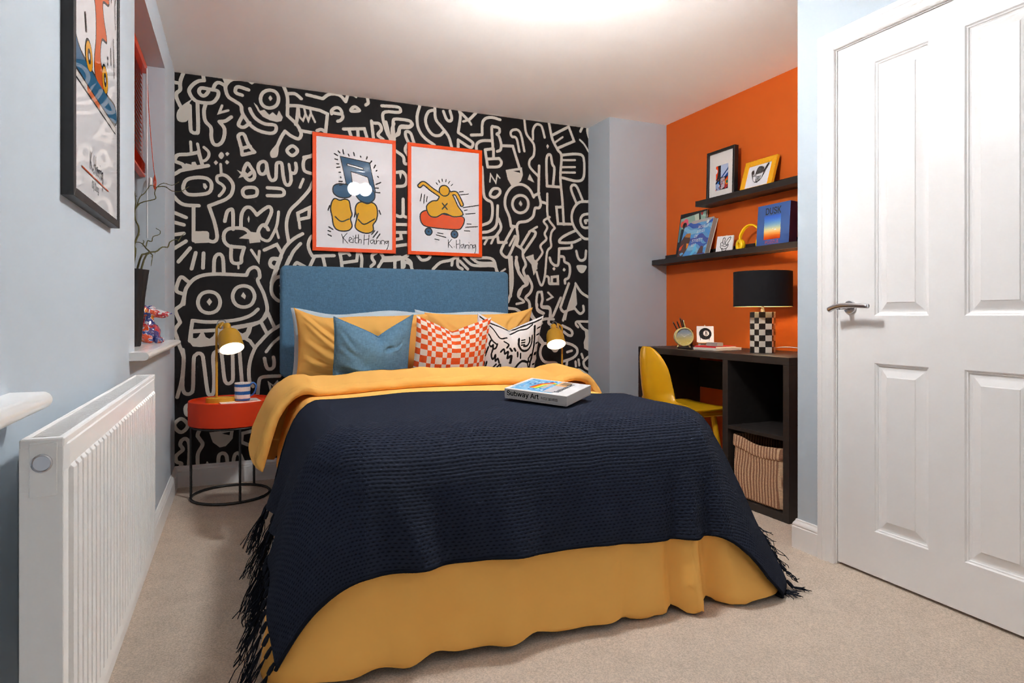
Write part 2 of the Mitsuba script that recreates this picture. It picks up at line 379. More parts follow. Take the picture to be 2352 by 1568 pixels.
# wallpaper print: each stroke in millimetres on the wall (x, height)
PATTERN = '''
c -285,2330 -298,2293 -303,2262 -302,2232 -319,2211 -322,2192 -314,2167 -300,2137
p -331,2269 -304,2267
c -188,2335 -181,2301 -181,2301 -209,2294 -237,2271 -257,2238 -252,2213 -237,2190 -209,2175 -157,2176 -132,2186 -113,2213 -107,2241 -116,2253 -152,2255 -192,2257 -206,2244 -205,2227 -192,2214 -178,2216 -164,2233 -156,2251
c -135,2258 -126,2284 -113,2298 -97,2299 -73,2288
c -83,2338 -69,2311 -69,2284
F -71,2334 -62,2331 -43,2331 -20,2328 -45,2311 -62,2285 -71,2296
S -240,2190 -301,2135 -320,2093 -315,2059 -291,2050 -264,2065 -256,2117 -254,2164
c -254,2149 -250,2024 -242,2001 -224,1998 -212,2016 -215,2170
c -173,2171 -182,2127 -175,2072 -146,2036 -144,1981 -132,1946 -110,1942 -88,1963 -76,2004 -78,2044 -103,2077 -103,2077 -70,2085 -40,2111
p -88,2171 -103,2127 -56,2147 *0.7
c -69,2301 -70,2269 -56,2227 -19,2204 11,2184 18,2144 40,2107 70,2070 116,2047 169,2041 196,2052 204,2077 192,2093 138,2094 93,2117 70,2147 59,2172
c 22,2129 -1,2077 7,2062 29,2061 59,2089
c -67,2308 -48,2324 -19,2333 11,2337
F 44,2330 89,2331 70,2315
c 52,2281 -4,2291 -19,2268 -12,2253 18,2245
C 167,2296 203,2287 217,2250 203,2209 167,2190 131,2200 117,2236 131,2276
F 171,2264 182,2249 171,2233 161,2248
F 82,2208 99,2195 114,2165 138,2176 165,2148 184,2167 207,2148 219,2180 240,2144 232,2122 207,2113 169,2119 131,2134 104,2164
c 242,2334 258,2299 268,2251 266,2159 266,2159 317,2114 339,2077 345,2052 333,2028 317,2027 285,2040 253,2063 253,2063 231,2023 206,1962
p 337,2077 421,2071
p 266,2218 333,2225 454,2213 498,2197 486,2077
p 327,2217 321,2141 313,2111
c 437,2088 462,2098 486,2085
p 331,2209 335,2160 355,2139 370,2181 363,2209 *0.65
p 370,2181 386,2144 401,2189 398,2206 *0.65
p 401,2189 425,2139 *0.65
c 270,2289 309,2294 345,2270
c 377,2298 470,2287 470,2287 511,2320 569,2322 607,2287 607,2287 619,2329
c 521,2209 581,2208 573,2237 548,2242 523,2222 523,2201
c 581,2212 590,2190 577,2169 559,2160
C 640,2234 646,2252 663,2262 680,2255 689,2241
F 657,2325 678,2328 674,2317
c 740,2328 745,2298 730,2283
S 206,1980 177,1943 169,1917 180,1898 204,1903 215,1926 218,1980
C 294,1980 324,1954 294,1922 264,1948
c 18,1898 14,1934 2,1981 -3,2005 11,2020 29,2016 44,1978 61,1947 85,1921 85,1921 18,1898
p 17,1936 61,1953
c -214,1888 -263,1873 -311,1865 -325,1848 -327,1828 -291,1814 -282,1797
p -210,1893 -189,1816
c -339,1749 -311,1769 -291,1781 -160,1819
F -294,1788 -273,1821 -245,1814 -243,1830 -228,1834 -217,1815 -189,1822 -192,1800 -291,1775
c -182,1921 -160,1900 -157,1876 -171,1851 -189,1841 *0.8
p -250,1945 -247,1891 *0.75
p -215,1937 -203,1879 *0.75
S -92,1904 -78,1886 -92,1862 -107,1881
F -61,1907 -51,1897 -61,1884 -71,1895
F -121,1853 -110,1841 -121,1826 -131,1839
F -64,1860 -51,1849 -62,1835 -72,1847
C -287,1687 -270,1728 -221,1746 -168,1745 -144,1719 -148,1679 -175,1657 -249,1646 -278,1659
F -187,1714 -175,1716 -165,1697 -175,1682 -184,1692
p -96,1833 -92,1775 *0.75
c -92,1775 -63,1766 -37,1736 -30,1704 -41,1663 -70,1633 -114,1610 -157,1589 -157,1589 -128,1498 -114,1419 -125,1390 -146,1387 -164,1400 -165,1432
F -235,1440 -164,1444 -160,1405 -146,1382 -228,1374 -238,1385
p -235,1586 -235,1388
c -339,1637 -311,1604 -277,1587 -208,1587
c -92,1771 -114,1761 -112,1733 -88,1716 -76,1697 -85,1674 -103,1651 *0.85
p -339,1543 -273,1516
p -339,1487 -284,1474
p -339,1415 -284,1426
p -339,1334 -273,1383
p -311,1265 -252,1345
p -245,1228 -224,1319
p -187,1234 -184,1319
c -131,1203 -128,1287 -107,1316 -85,1297 -79,1205
C 48,1852 67,1826 83,1799 82,1770 59,1754 37,1768 25,1798 33,1831
c 29,1794 48,1782 67,1800
F -8,1807 14,1798 29,1814 29,1774 -1,1763 12,1784
C 104,1829 112,1859 135,1871 150,1858 150,1825 138,1800 116,1798
c 150,1858 161,1794 177,1764 200,1776 204,1822 206,1863 219,1873 235,1865 242,1801 254,1752 274,1744 287,1771 287,1813 309,1819 317,1849 313,1878
p 275,1868 285,1805 *0.8
C 20,1684 37,1708 82,1713 99,1697 93,1669 67,1659 33,1657
c 155,1718 227,1718 248,1702 235,1678 155,1672
p 357,1786 337,1734 *0.8
c 421,1933 373,1917 357,1886 365,1837 421,1821
c 413,1774 389,1721 333,1650 285,1597 264,1537 262,1479 274,1401
c 353,1457 301,1423 254,1371 227,1312 207,1262 177,1156
c 341,1397 301,1348 278,1297 254,1247
P 393,1617 325,1579 331,1541 389,1558
p 331,1541 337,1490 *0.8
c -74,1507 -63,1558 -48,1575 -32,1568 -30,1463
c 11,1470 14,1546 33,1588 59,1596 82,1575 97,1553 97,1553 131,1586 165,1607 178,1581 161,1531 142,1489
c 160,1470 142,1497 123,1492 106,1463 104,1434
c 63,1440 40,1463 11,1472 -48,1466 -76,1441 -78,1397 -59,1370 -34,1363 29,1360 29,1360 14,1304 11,1272 -26,1267 -41,1294 -40,1358
p -3,1267 -2,1238 *0.6
F 3,1413 40,1439 59,1452 108,1450 116,1396 59,1387 55,1411
F 53,1545 58,1526 53,1507 47,1526
c 108,1446 119,1418 161,1406 192,1459 209,1509 217,1580 *0.85
p 204,1476 217,1426 *0.7
p 67,1347 105,1287 111,1342 *0.8
p 138,1350 207,1386 232,1341
c 223,1300 184,1302 169,1277 177,1253 211,1244
c -263,1156 -298,1180 -319,1129 -319,1100 -291,1086
c -285,1027 -281,1076 -268,1125 -220,1179 -132,1201 41,1199 41,1199 55,1231 83,1247 106,1233 113,1192 102,1167 135,1092 154,1010 144,970 116,929 50,899
c -281,1076 -294,1027 -324,998 -319,969 -302,926 -302,926 -328,883 -319,844 -306,795 -289,747 -285,708 -294,601 -317,506
C -156,1100 -115,1085 -98,1040 -115,994 -156,978 -196,994 -213,1039 -196,1084
F -154,1062 -141,1043 -154,1021 -168,1042
C 25,1137 67,1122 85,1076 67,1029 25,1013 -16,1029 -33,1074 -16,1120
F 24,1099 37,1080 32,1060 12,1078
c 103,1001 72,971 29,950 -29,936 -112,928 -179,928 -240,936 -240,936 -249,869 -254,820
c -242,876 -116,881 -29,896 48,910 107,925 135,946 150,971 155,1010
F -245,877 -116,882 60,904 74,908 64,866 44,828 10,820 -108,797 -198,786 -238,790 -259,820
H -238,863 -199,866 -211,844 -223,834 -238,838
H -183,867 -125,869 -135,847 -153,831 -172,841
H -8,883 46,895 37,870 21,860 6,866
c -289,772 -284,715 -291,577 -282,532 -265,521 -249,526 -238,554 -234,714 -223,742 -207,750 -190,737 -183,696 -164,535 -148,511 -133,525 -130,612 -135,727 -123,756 -101,760 -90,735 -78,614 -69,580 -54,571 -36,583 -31,608 -33,750
p 4,753 17,572
p 33,832 60,815 87,773
c 223,905 166,865 119,814 87,773 64,710 54,647 58,579 76,549
p 119,927 152,859
p 154,988 194,894
c 223,834 182,796 148,750 *0.85
c 139,712 146,673 158,650 176,649 190,663 192,693 188,717
c 223,605 166,605 123,600 109,577 101,493
F 156,578 187,552 211,581 225,550 269,579 259,487 196,457 173,501
H 175,557 192,533 211,566 222,532 249,539 245,523 178,521
H 192,511 245,518 211,496
C -298,384 -263,345 -298,308 -332,349
c -250,468 -274,450 -272,411 -248,395
c -259,104 -256,231 -272,269 -294,263 -302,239 -288,212 -306,194 -324,173 -319,144 -296,132 -306,109
c -213,100 -213,178 -189,230 -202,260 -215,286 -201,319
F -154,296 -28,302 -34,252 -69,213 -100,208 -136,240
H -91,286 -46,293 -49,273
c -109,90 -105,159 -82,172 -64,150 -60,85
c -32,83 -23,152 0,165 23,113 24,77
S -171,125 -165,133 -158,119 -167,96
p 88,293 18,278 13,229 69,200
c 347,503 298,464 298,402 347,368
c 249,364 211,305 249,241 211,182
c 234,1198 204,1188 184,1163 177,1136 178,1105 189,1077 212,1054 234,1048
F 219,1141 230,1150 238,1142 230,1132
F 221,1092 230,1099 238,1092 230,1083
c 231,1312 220,1282 204,1229 197,1206 184,1171
c 212,1295 192,1300 174,1289 170,1269 184,1253 206,1248
p 281,1314 257,1259
c 303,1248 307,1265 319,1281 333,1276 366,1259
p 594,2116 721,2133 738,2077
p 628,2111 642,2072
p 680,2120 684,2071
p 765,2187 779,2070
c 779,2176 815,2175 828,2141 806,2105 839,2079
p 857,2192 886,2079
c 908,2189 896,2149 902,2080
c 917,2109 936,2135 948,2166 1003,2174 1028,2195 1019,2212
c 831,2291 929,2297 950,2281 937,2263 839,2246 860,2134 892,2079
c 911,2081 905,2140 903,2203 924,2219 1007,2218 1021,2200 1007,2182 950,2175 940,2127 916,2111
c 1042,2074 1011,2068 985,2113 986,2145 1015,2140 1033,2094 1042,2074
c 920,2015 967,1984 976,1943 998,1938
c 1042,2074 998,2065 980,2029 998,1996
c 924,1878 967,1884 992,1841 976,1799 924,1789
F 940,1875 959,1877 950,1838
c 920,1605 950,1597 967,1617 967,1711 967,1617 976,1600 1002,1595
p 920,1546 1002,1549
p 920,1495 1002,1499
p 950,1492 956,1458 920,1450
p 920,1408 1002,1422
c 1077,2324 1059,2253 1068,2176 1108,2120 1175,2080
c 1175,2309 1135,2292 1115,2238 1130,2183 1166,2146 1211,2147 1242,2179
c 1178,2320 1184,2251 1225,2203 1271,2147 1294,2079
c 1236,2308 1257,2260 1280,2249 1294,2269 1282,2316
c 1343,2332 1354,2290 1338,2181 1338,2181 1434,2130 1441,2108 1420,2091 1338,2132 1338,2132 1338,2066
p 1350,2320 1411,2270 1463,2326
p 1373,2258 1411,2274 1430,2245 *0.8
c 1640,2303 1583,2311 1535,2299 1511,2264 1508,2185 1508,2185 1430,2174
c 1469,2071 1469,2116 1506,2144 1583,2153
c 1588,2092 1578,2236 1598,2249 1632,2243 1634,2215 1615,2202 1632,2188 1647,2135 1642,2098 1618,2084
p 1591,2100 1591,2034
p 1530,2086 1591,2100
c 1530,2086 1540,2024 1549,1971 1549,1971 1627,1981 1650,2012 1632,2038 1632,2038 1540,2024
p 1647,2126 1734,2133 1784,1988
F 1682,1963 1802,1992 1810,1940 1794,1897 1772,1879 1721,1863 1697,1902
H 1737,1961 1787,1970 1790,1953
c 1784,2099 1762,2189 1729,2197 1718,2221 1734,2243 1772,2248 1797,2216 1822,2107 *0.9
p 1564,1871 1570,1923 1608,1869 1618,1924 1638,1904 *0.5
C 1569,1800 1593,1828 1632,1828 1638,1801 1605,1770 1570,1776
F 1863,1952 1897,1896 1848,1913
c 1822,2322 1838,2230 1894,2162 1894,2087 1863,2047 1865,2000 1933,1939 *0.9
c 1936,2016 1933,1913 1931,1819 1931,1819 1948,1755 1936,1721 1904,1715 1889,1658 1843,1622 1782,1609 1762,1580
c 1894,1793 1858,1849 1797,1874 1731,1854 1684,1791 1677,1717 1707,1646 1721,1578
p 1889,1799 1936,1824
C 1792,1798 1836,1784 1853,1742 1836,1697 1792,1676 1749,1691 1731,1733 1749,1778
F 1792,1761 1806,1740 1797,1722 1779,1738
p 1946,1766 2000,1754
c 2000,1825 2004,1665 2060,1586 2060,1586 2035,1558 2025,1506 2030,1454 1998,1410 1983,1259 1967,1193 1951,1177 1933,1211 1915,1271 *0.85
c 2019,1661 1972,1630 2000,1589 1979,1541 1993,1504 1946,1455 1962,1409 1930,1361 1904,1332 1915,1295 *0.85
c 1889,2198 1889,2264 1915,2304 1951,2299 1967,2263 1979,2220 *0.9
c 2014,2323 2040,2215 2083,2144 2113,2100 2104,1947 2120,1786 2131,1616
F 2001,2175 2013,2162 2001,2143 1993,2160
c 1998,1881 1993,2012 1998,2088 2025,2100 2040,2036 2056,2007 2046,1890
p 1996,1879 2104,1880
p 2040,2243 2171,2318 2215,2220 2083,2155
p 2056,2190 2123,2239 *0.7
c 2115,2109 2223,2128 2287,2119 2300,2041 2289,1958 2234,1934 2120,1948
p 2120,2074 2223,2084 *0.8
p 2120,2024 2223,2034 *0.8
p 2120,1986 2223,1994 *0.8
p 2267,2296 2284,2329
c 2262,2235 2300,2205 2339,2151 *0.7
c 2332,2349 2325,2305 2339,2258
c 2234,1775 2193,1863 2196,1897 2223,1904 2245,1882 2284,1803
c 2339,1794 2256,1782 2207,1725 2196,1658 2223,1592 2289,1528 2339,1521
c 2339,1705 2289,1692 2267,1652 2289,1605 2339,1603
c 2339,1657 2306,1653 2312,1636
p 2110,1738 2072,1735 2085,1618 2193,1621
c 2223,1575 2180,1556 2115,1520 2099,1486 2202,1490 2267,1517
c 2196,1471 2189,1451 2094,1441 2094,1441 2088,1333 2062,1321 2032,1341 2019,1373
c 2234,1429 2248,1382 2273,1363 2306,1379 2314,1435
S 2237,1326 2317,1326 2303,1285 2278,1271 2251,1286
c 2104,1386 2131,1382 2139,1349 2174,1331 2182,1284 2169,1236 2142,1221 2142,1195
F 2053,1310 2066,1297 2053,1284 2040,1297
F 2134,1305 2147,1292 2134,1279 2122,1291
P 2035,1237 2083,1243 2085,1191 2035,1190
c 1983,1242 2009,1236 2014,1194 2035,1188 *0.9
c 1737,1574 1657,1433 1650,1392 1687,1364 1716,1394 1767,1512
p 1750,1515 1710,1446 *0.8
c 1762,1580 1774,1503 1762,1451
p 1721,1583 1767,1576
p 1920,1587 1858,1549 *0.8
c 1879,1559 1907,1547 1896,1513 1812,1398
p 1863,1549 1800,1449
c 1762,1451 1807,1423 1812,1375 1833,1320 1814,1273 1848,1191 1807,1162 1782,1106
c 1764,1369 1757,1318 1784,1259 1838,1195
F 1831,1371 1891,1392 1896,1360 1927,1333 1910,1276 1894,1246 1876,1322
p 1707,1371 1716,1270 1719,1098
c 1508,1967 1520,1788 1544,1749 1578,1729 1583,1657 1564,1601 1501,1572
c 1501,1525 1564,1538 1613,1586 1622,1714
c 1627,1628 1647,1569 1622,1523 1593,1498 1501,1487
p 1622,1504 1627,1464 1687,1466
p 1546,1482 1525,1447 *0.8
p 1589,1485 1574,1455 *0.8
c 831,1311 924,1320 998,1351
p 914,1316 914,1256
p 960,1322 963,1258
c 967,1309 1011,1298 1027,1260
c 1062,1354 1090,1325 1130,1332 1146,1350
c 1166,1268 1216,1313 1280,1329 1308,1343
c 1294,1298 1303,1338 1338,1355
c 1336,1353 1336,1295 1368,1274
p 1350,1327 1406,1275
c 1378,1350 1430,1307 1487,1300 1593,1301 1622,1259
c 1430,1352 1487,1320 1603,1322
c 1458,1353 1583,1348 1615,1263
p 1647,1264 1677,1283 *0.7
c 406,1445 390,1415 387,1375 409,1325 426,1325
p 426,1325 537,1332
p 423,1325 395,1261
p 470,1327 484,1261
c 571,1351 579,1313 585,1261
c 579,1346 616,1353 631,1339
p 680,1355 674,1305 588,1290
c 697,1356 706,1318 703,1265
c 797,1360 771,1344 771,1320 785,1297 762,1273
p 821,1361 845,1329 809,1271
p 839,1329 948,1339
p 911,1338 914,1274
c 966,1333 975,1297 972,1276
c 979,1334 1016,1311 1022,1275
c 360,1918 398,1930 408,1937
c 1758,1369 1778,1292 1775,1263 1840,1176 1840,1176 1788,1146 1775,1097 1820,1061 1762,1045 *0.8
c 1847,1240 1880,1177 1869,1128 1831,1088 1858,1059 1874,981 1912,931 1956,911
c 1724,1368 1732,1223 1724,1135 1698,1058
c 1940,1131 1921,1117 1918,1020 1973,981 *0.9
c 1954,1131 1962,1080 1956,1030 2017,1021 2028,941
p 2006,1128 2042,1096 1998,1075 *0.7
c 2172,1195 2115,1051 2107,1019 2135,991 2198,1020
F 2227,1204 2239,1047 2210,1006 2164,996 2147,931 2130,936 2164,1031
c 2227,1194 2273,1134 2332,1099
c 2291,1034 2294,997 2262,979 2221,1017
p 2107,1091 2045,961
p 2147,991 2126,931
c 1862,1044 1864,992 1882,951 1934,915 1934,915 1919,881 1924,834 1955,791 1971,765
c 1934,915 1960,934 1997,942 2050,939
c 1919,1044 1920,1011 1934,993 1966,979
c 1952,1044 1960,1023 2010,1016 2023,1000 2019,941
c 2013,934 2015,906 2092,875
c 2119,893 2184,864 2201,840 2192,821 2167,825 2130,850
p 1870,853 1965,763
p 1862,909 1903,927
c 1997,769 1971,765 1950,735 1945,693 1965,650 1997,634 2066,628 2082,604 2103,589 2130,589 2151,602 2159,640
c 2151,769 2200,754 2236,729 2241,695 2216,667 2173,649 2119,636
p 2159,703 2197,713 *0.9
c 1826,719 1847,712 1853,681 1834,649
c 1880,755 1892,732 1889,704 1904,673 1898,652 1881,639 1877,601
c 2332,921 2241,921 2230,902 2249,881 *0.9
c 2249,919 2288,873 2332,851
F 2304,854 2332,839 2332,708 2299,728 2295,772 2310,810
p 2227,633 2230,599 *0.9
p 2252,647 2258,606 *0.9
p 2277,687 2289,656 *0.9
c 2332,664 2295,631 2304,592 2332,575
c 2230,554 2249,574 2274,565 2332,529
c 1700,1015 1760,1007 1806,974 1831,937 1836,904
S 2034,733 2087,730 2079,709 2060,703 2042,712
'''
def wall_print():
    geo, holes = [], []
    for ln in PATTERN.strip().splitlines():
        w = ln.split()
        wd_ = float(w.pop()[1:]) if w[-1][0] == '*' else 1.
        pts = [tuple(float(c) / 1000 for c in q.split(',')) for q in w[1:]]
        r, k = .0200 * wd_ / 2, w[0]
        if k == 'c': g = LineString(spline(pts, n=5)).buffer(r, quad_segs=3)
        elif k == 'p': g = LineString(pts).buffer(r, quad_segs=3, join_style=2, mitre_limit=3)
        elif k == 'C':
            s = spline(pts, True, 5); g = LineString(s + s[:1]).buffer(r, quad_segs=3)
        elif k == 'P': g = Polygon(pts).buffer(0).exterior.buffer(r, quad_segs=3, join_style=2)
        elif k == 'F': g = Polygon(pts).buffer(.001, quad_segs=2)
        elif k == 'S': g = Polygon(spline(pts, True, 5)).buffer(0)
        else: holes.append(Polygon(pts).buffer(0)); continue
        geo.append(g)
    u = unary_union(geo).difference(unary_union(holes)).intersection(sbox(XL, .1, XP, H))
    v, f = flat(u)
    return trimesh.Trimesh(np.stack([v[:, 0], np.full(len(v), YB - .0004), v[:, 1]], 1), f, process=False)
obj('printed_pattern', wall_print(), 'wallpaper_white', wb)

# skirting boards: one moulded profile (depth from wall, height)
SK = [(0, 0), (.016, 0), (.016, .088), (.0135, .0905), (.0135, .093), (.0145, .097), (.013, .103), (.009, .109), (.006, .113), (.006, .117), (.004, .12), (0, .12)]
def skirting(path, normals):
    P = np.array([[(x + nx * d, y + ny * d, z) for d, z in SK] for (x, y), (nx, ny) in zip(path, normals)])
    m = grid(P, closed_v=True)
    caps = []
    for k, s in ((0, 1), (-1, -1)):
        q = P[k]; c = q.mean(0)
        v = np.vstack([q, c]); n_ = len(q)
        caps.append(trimesh.Trimesh(v, [(n_, i, (i + 1) % n_)[::s] for i in range(n_)], process=False))
    m = cat([m] + caps)
    m.fix_normals()
    return m
struct('baseboard_left', skirting([(XL, YR), (XL, YB)], [(1, 0), (1, 0)]), 'paint_white', 'white moulded skirting along the window wall')
struct('baseboard_back', skirting([(XL, YB), (XP, YB)], [(0, -1), (0, -1)]), 'paint_white', 'white moulded skirting under the wallpaper')
struct('baseboard_pillar', skirting([(XP, YB), (XP, YP), (XO, YP)], [(-1, 0), (-1, -1), (0, -1)]), 'paint_white', 'white skirting around the boxed corner')
struct('baseboard_right', skirting([(XO, YP), (XO, YC)], [(-1, 0), (-1, 0)]), 'paint_white', 'white skirting along the orange wall')
struct('baseboard_door', skirting([(XD, DY1 + .07), (XD, YC), (XO, YC)], [(-1, 0), (-1, 1), (0, 1)]), 'paint_white', 'white skirting beside the door')
struct('baseboard_door', skirting([(XD, YR), (XD, DY0 - .07)], [(-1, 0), (-1, 0)]), 'paint_white', 'white skirting on the hinge side of the door')

# ---- door
def ring(x, a, b):
    """strip between two rectangles (y0, y1, z0, z1, x)"""
    def cor(r): return [(x - r[4], r[0], r[2]), (x - r[4], r[1], r[2]), (x - r[4], r[1], r[3]), (x - r[4], r[0], r[3])]
    v = cor(a) + cor(b)
    f = []
    for i in range(4):
        j = (i + 1) % 4
        f += [(i, i + 4, j + 4), (i, j + 4, j)]
    return trimesh.Trimesh(v, f, process=False)
XF = XD + .004
dk = thing('door_1', 'white four panel door with a chrome lever handle', kind='structure')
panels = [(y0, y1, z0, z1) for y0, y1 in ((1.396, 1.594), (1.078, 1.281)) for z0, z1 in ((.172, .788), (.962, 1.89))]
face = sbox(DY0, .01, DY1, DZ)
for y0, y1, z0, z1 in panels: face = face.difference(sbox(y0, z0, y1, z1))
v, f = flat(face)
front = trimesh.Trimesh(np.stack([np.full(len(v), XF), v[:, 0], v[:, 1]], 1), f[:, ::-1], process=False)
back = bx(XF + .02, XF + .04, DY0, DY1, .01, DZ, 0)
edge = [bx(XF, XF + .021, DY0, DY0 + .001, .01, DZ, 0), bx(XF, XF + .021, DY1 - .001, DY1, .01, DZ, 0), bx(XF, XF + .021, DY0, DY1, .01, .011, 0), bx(XF, XF + .021, DY0, DY1, DZ - .001, DZ, 0)]
obj('slab', cat([front, back] + edge), 'paint_white', dk)
PROF = [(0, 0), (.004, -.005), (.008, -.006), (.010, -.010), (.015, -.0115), (.019, -.0115), (.024, -.0105), (.046, -.003), (.048, -.0005)]
for y0, y1, z0, z1 in panels:
    rs = [(y0 + o, y1 - o, z0 + o, z1 - o, d) for o, d in PROF]
    ms = [ring(XF, rs[i], rs[i + 1]) for i in range(len(rs) - 1)]
    a = rs[-1]
    ms.append(trimesh.Trimesh([(XF - a[4], a[0], a[2]), (XF - a[4], a[1], a[2]), (XF - a[4], a[1], a[3]), (XF - a[4], a[0], a[3])], [(0, 2, 1), (0, 3, 2)], process=False))
    obj('panel', cat(ms), 'paint_white', dk)
hb = obj('handle', tube(spline([(XF - .008, 1.692, .994), (XF - .035, 1.692, .994), (XF - .056, 1.698, .993), (XF - .06, 1.718, .989), (XF - .061, 1.71, .991)][:3], n=5), .009, 12), 'chrome', dk, smooth=True, label='chrome lever handle with a round rose')
lev = spline([(XF - .054, 1.742, .985), (XF - .058, 1.715, .9945), (XF - .060, 1.68, 1.0), (XF - .060, 1.63, 1.0), (XF - .058, 1.575, .996)], n=6)
obj('lever', tube(lev, np.linspace(.0105, .0085, len(lev)), 14), 'chrome', hb, smooth=True)
obj('rose', move(lathe([(0, 0), (.0255, 0), (.0255, .006), (.023, .009), (.012, .010), (0, .010)], 40), align((-1, 0, 0)), (XF, 1.692, .994)), 'chrome', hb, smooth=40)
obj('latch', bx(XF - .003, XF + .01, DY1 - .001, DY1 + .006, .955, 1.02, .0005), 'chrome', dk)
# architrave: profile (outwards from the opening, thickness)
AR = [(0, 0), (0, .012), (.006, .0155), (.014, .0155), (.016, .0135), (.024, .0145), (.034, .0175), (.047, .0185), (.048, .0205), (.066, .021), (.07, .018), (.07, 0)]
pl = [(DY1 + .006, 0, 1, 0), (DY1 + .006, DZ + .006, 1, 1), (DY0 - .006, DZ + .006, -1, 1), (DY0 - .006, 0, -1, 0)]
P = np.array([[(XD - t, y + sy * o, z + sz * o) for o, t in AR] for y, z, sy, sz in pl])
ta = grid(P, closed_v=True); ta.fix_normals()
struct('trim_1', ta, 'paint_white', 'white moulded architrave around the door')
lin_ = cat([bx(XD - .001, XD + .05, DY1 + .002, DY1 + .012, 0, DZ + .012, .001), bx(XD - .001, XD + .05, DY0 - .012, DY0 - .002, 0, DZ + .012, .001), bx(XD - .001, XD + .05, DY0 - .012, DY1 + .012, DZ + .002, DZ + .012, .001)])
struct('trim_2', lin_, 'paint_white', 'white door lining')

# ---- windows: white frame, pane, moulded sill
for i, (a, b) in enumerate((W1, W2)):
    wk = thing(f'window_{i + 1}', ('white framed window behind the orange blind', 'white framed window nearest the camera')[i], kind='structure')
    x0, x1 = XL - .26, XL - .19
    fr = [bx(x0, x1, a, a + .06, WZ0, WZ1, .004), bx(x0, x1, b - .06, b, WZ0, WZ1, .004), bx(x0, x1, a, b, WZ0, WZ0 + .06, .004), bx(x0, x1, a, b, WZ1 - .06, WZ1, .004), bx(x0, x1, (a + b) / 2 - .03, (a + b) / 2 + .03, WZ0, WZ1, .004)]
    obj('window_frame', cat(fr), 'gloss_white', wk)
    for c0, c1 in ((a + .05, (a + b) / 2 - .02), ((a + b) / 2 + .02, b - .05)):
        obj('pane', trimesh.Trimesh([(x0 + .03, c0, WZ0 + .05), (x0 + .03, c1, WZ0 + .05), (x0 + .03, c1, WZ1 - .05), (x0 + .03, c0, WZ1 - .05)], [(0, 1, 2), (0, 2, 3)], process=False), 'glass_pane', wk)
    # sill board with ears beyond the opening and a rounded nose
    zt, zb_, xn = .84, .813, -.274
    nose = [(xn - .0135 + .0135 * math.sin(a), zt - .0135 + .0135 * math.cos(a)) for a in np.linspace(0, math.pi, 13)]
    ea, eb = a - .118, b + .17 if i == 0 else b + .122
    out = sbox(XL - .002, ea, xn - .012, eb)
    def board(y0, y1, xi):
        prof = [(xi, zt)] + nose + [(xi, zb_)]
        Pg = np.array([[(px, y, pz) for px, pz in prof] for y in (y0, y0 + .002, y1 - .002, y1)])
        m = grid(Pg, closed_v=True)
        caps = []
        for k in (0, -1):
            q = Pg[k]; n_ = len(q)
            caps.append(trimesh.Trimesh(np.vstack([q, q.mean(0)]), [(n_, j, (j + 1) % n_) for j in range(n_)], process=False))
        m = cat([m] + caps); m.fix_normals(); return m
    obj('window_sill', cat([board(ea, eb, XL - .001), bx(XL - .19, XL + .02, a + .001, b - .001, zb_ + .002, zt, 0)]), 'gloss_white', wk, smooth=35)
# ------------------------------------------------------------------ ceiling fitting (above the picture's top edge)
ck = thing('ceiling_light', 'two globe ceiling light above the foot of the bed', 'ceiling light')
scene['opal'] = {'type': 'twosided', 'nested': {'type': 'diffuse', 'reflectance': rgb([.8, .8, .8])}}
LC = np.array([1.05, 1.905, 0])
obj('ceiling_plate', lathe([(0, H), (.075, H), (.075, H - .012), (.06, H - .02), (0, H - .02)], 40, LC), 'chrome', ck, smooth=40)
for k, q in enumerate((np.array([.995, 1.93, 2.155]), np.array([1.105, 1.88, 2.165]))):
    a = math.atan2(*(q - LC)[1::-1])
    arm = obj('arm', tube(spline([LC + [0, 0, H - .02], LC + [math.cos(a) * .05, math.sin(a) * .05, H - .03], q + [0, 0, .06]], n=5), .006, 8), 'chrome', ck, smooth=True)
    g = trimesh.creation.icosphere(3, .063); g.apply_translation(q)
    obj('globe', g, 'opal', ck, smooth=True, emitter={'type': 'area', 'radiance': rgb(np.array([1.0, 1.02, 1.03]) * GLOBE * 1.5)})
# ------------------------------------------------------------------ bed: headboard, base, mattress
bk = thing('bed', 'double bed with blue upholstered headboard under the orange framed prints', 'bed')
def padded(x0, x1, y0, y1, z0, z1, rc, re):
    """an upholstered panel: rounded outline, soft edges towards the room"""
    P = []
    for off, d in ((0, y1), (0, y0 + re), (re * .08, y0 + re * .6), (re * .3, y0 + re * .25), (re * .6, y0 + re * .07), (re, y0)):
        r = max(rc - off, .004)
        q = np.array(rrect(x0 + off, x1 - off, z0 + off, z1 - off, r, 8).exterior.coords)[:-1]
        P.append(np.stack([q[:, 0], np.full(len(q), d), q[:, 1]], 1))
    P = np.array(P)
    m = grid(P, closed_v=True)
    v, f = flat(Polygon(P[-1][:, [0, 2]]))
    cap = trimesh.Trimesh(np.stack([v[:, 0], np.full(len(v), y0), v[:, 1]], 1), f, process=False)
    v, f = flat(Polygon(P[0][:, [0, 2]]))
    cap2 = trimesh.Trimesh(np.stack([v[:, 0], np.full(len(v), y1), v[:, 1]], 1), f, process=False)
    m = cat([m, cap, cap2]); m.merge_vertices(); m.fix_normals(); return m
obj('headboard', padded(.222, 1.655, 3.872, 3.962, .604, 1.256, .03, .022), 'headboard_fabric', bk, smooth=50, label='blue woven fabric headboard with rounded corners')
for x in (.5, 1.38):
    obj('headboard_leg', bx(x - .03, x + .03, 3.90, 3.93, 0.0, .63, .003), 'black_wood', bk)
obj('base', rb(.29, 1.58, 1.90, 3.86, .06, .33, .02, 3), 'headboard_fabric', bk, smooth=50)
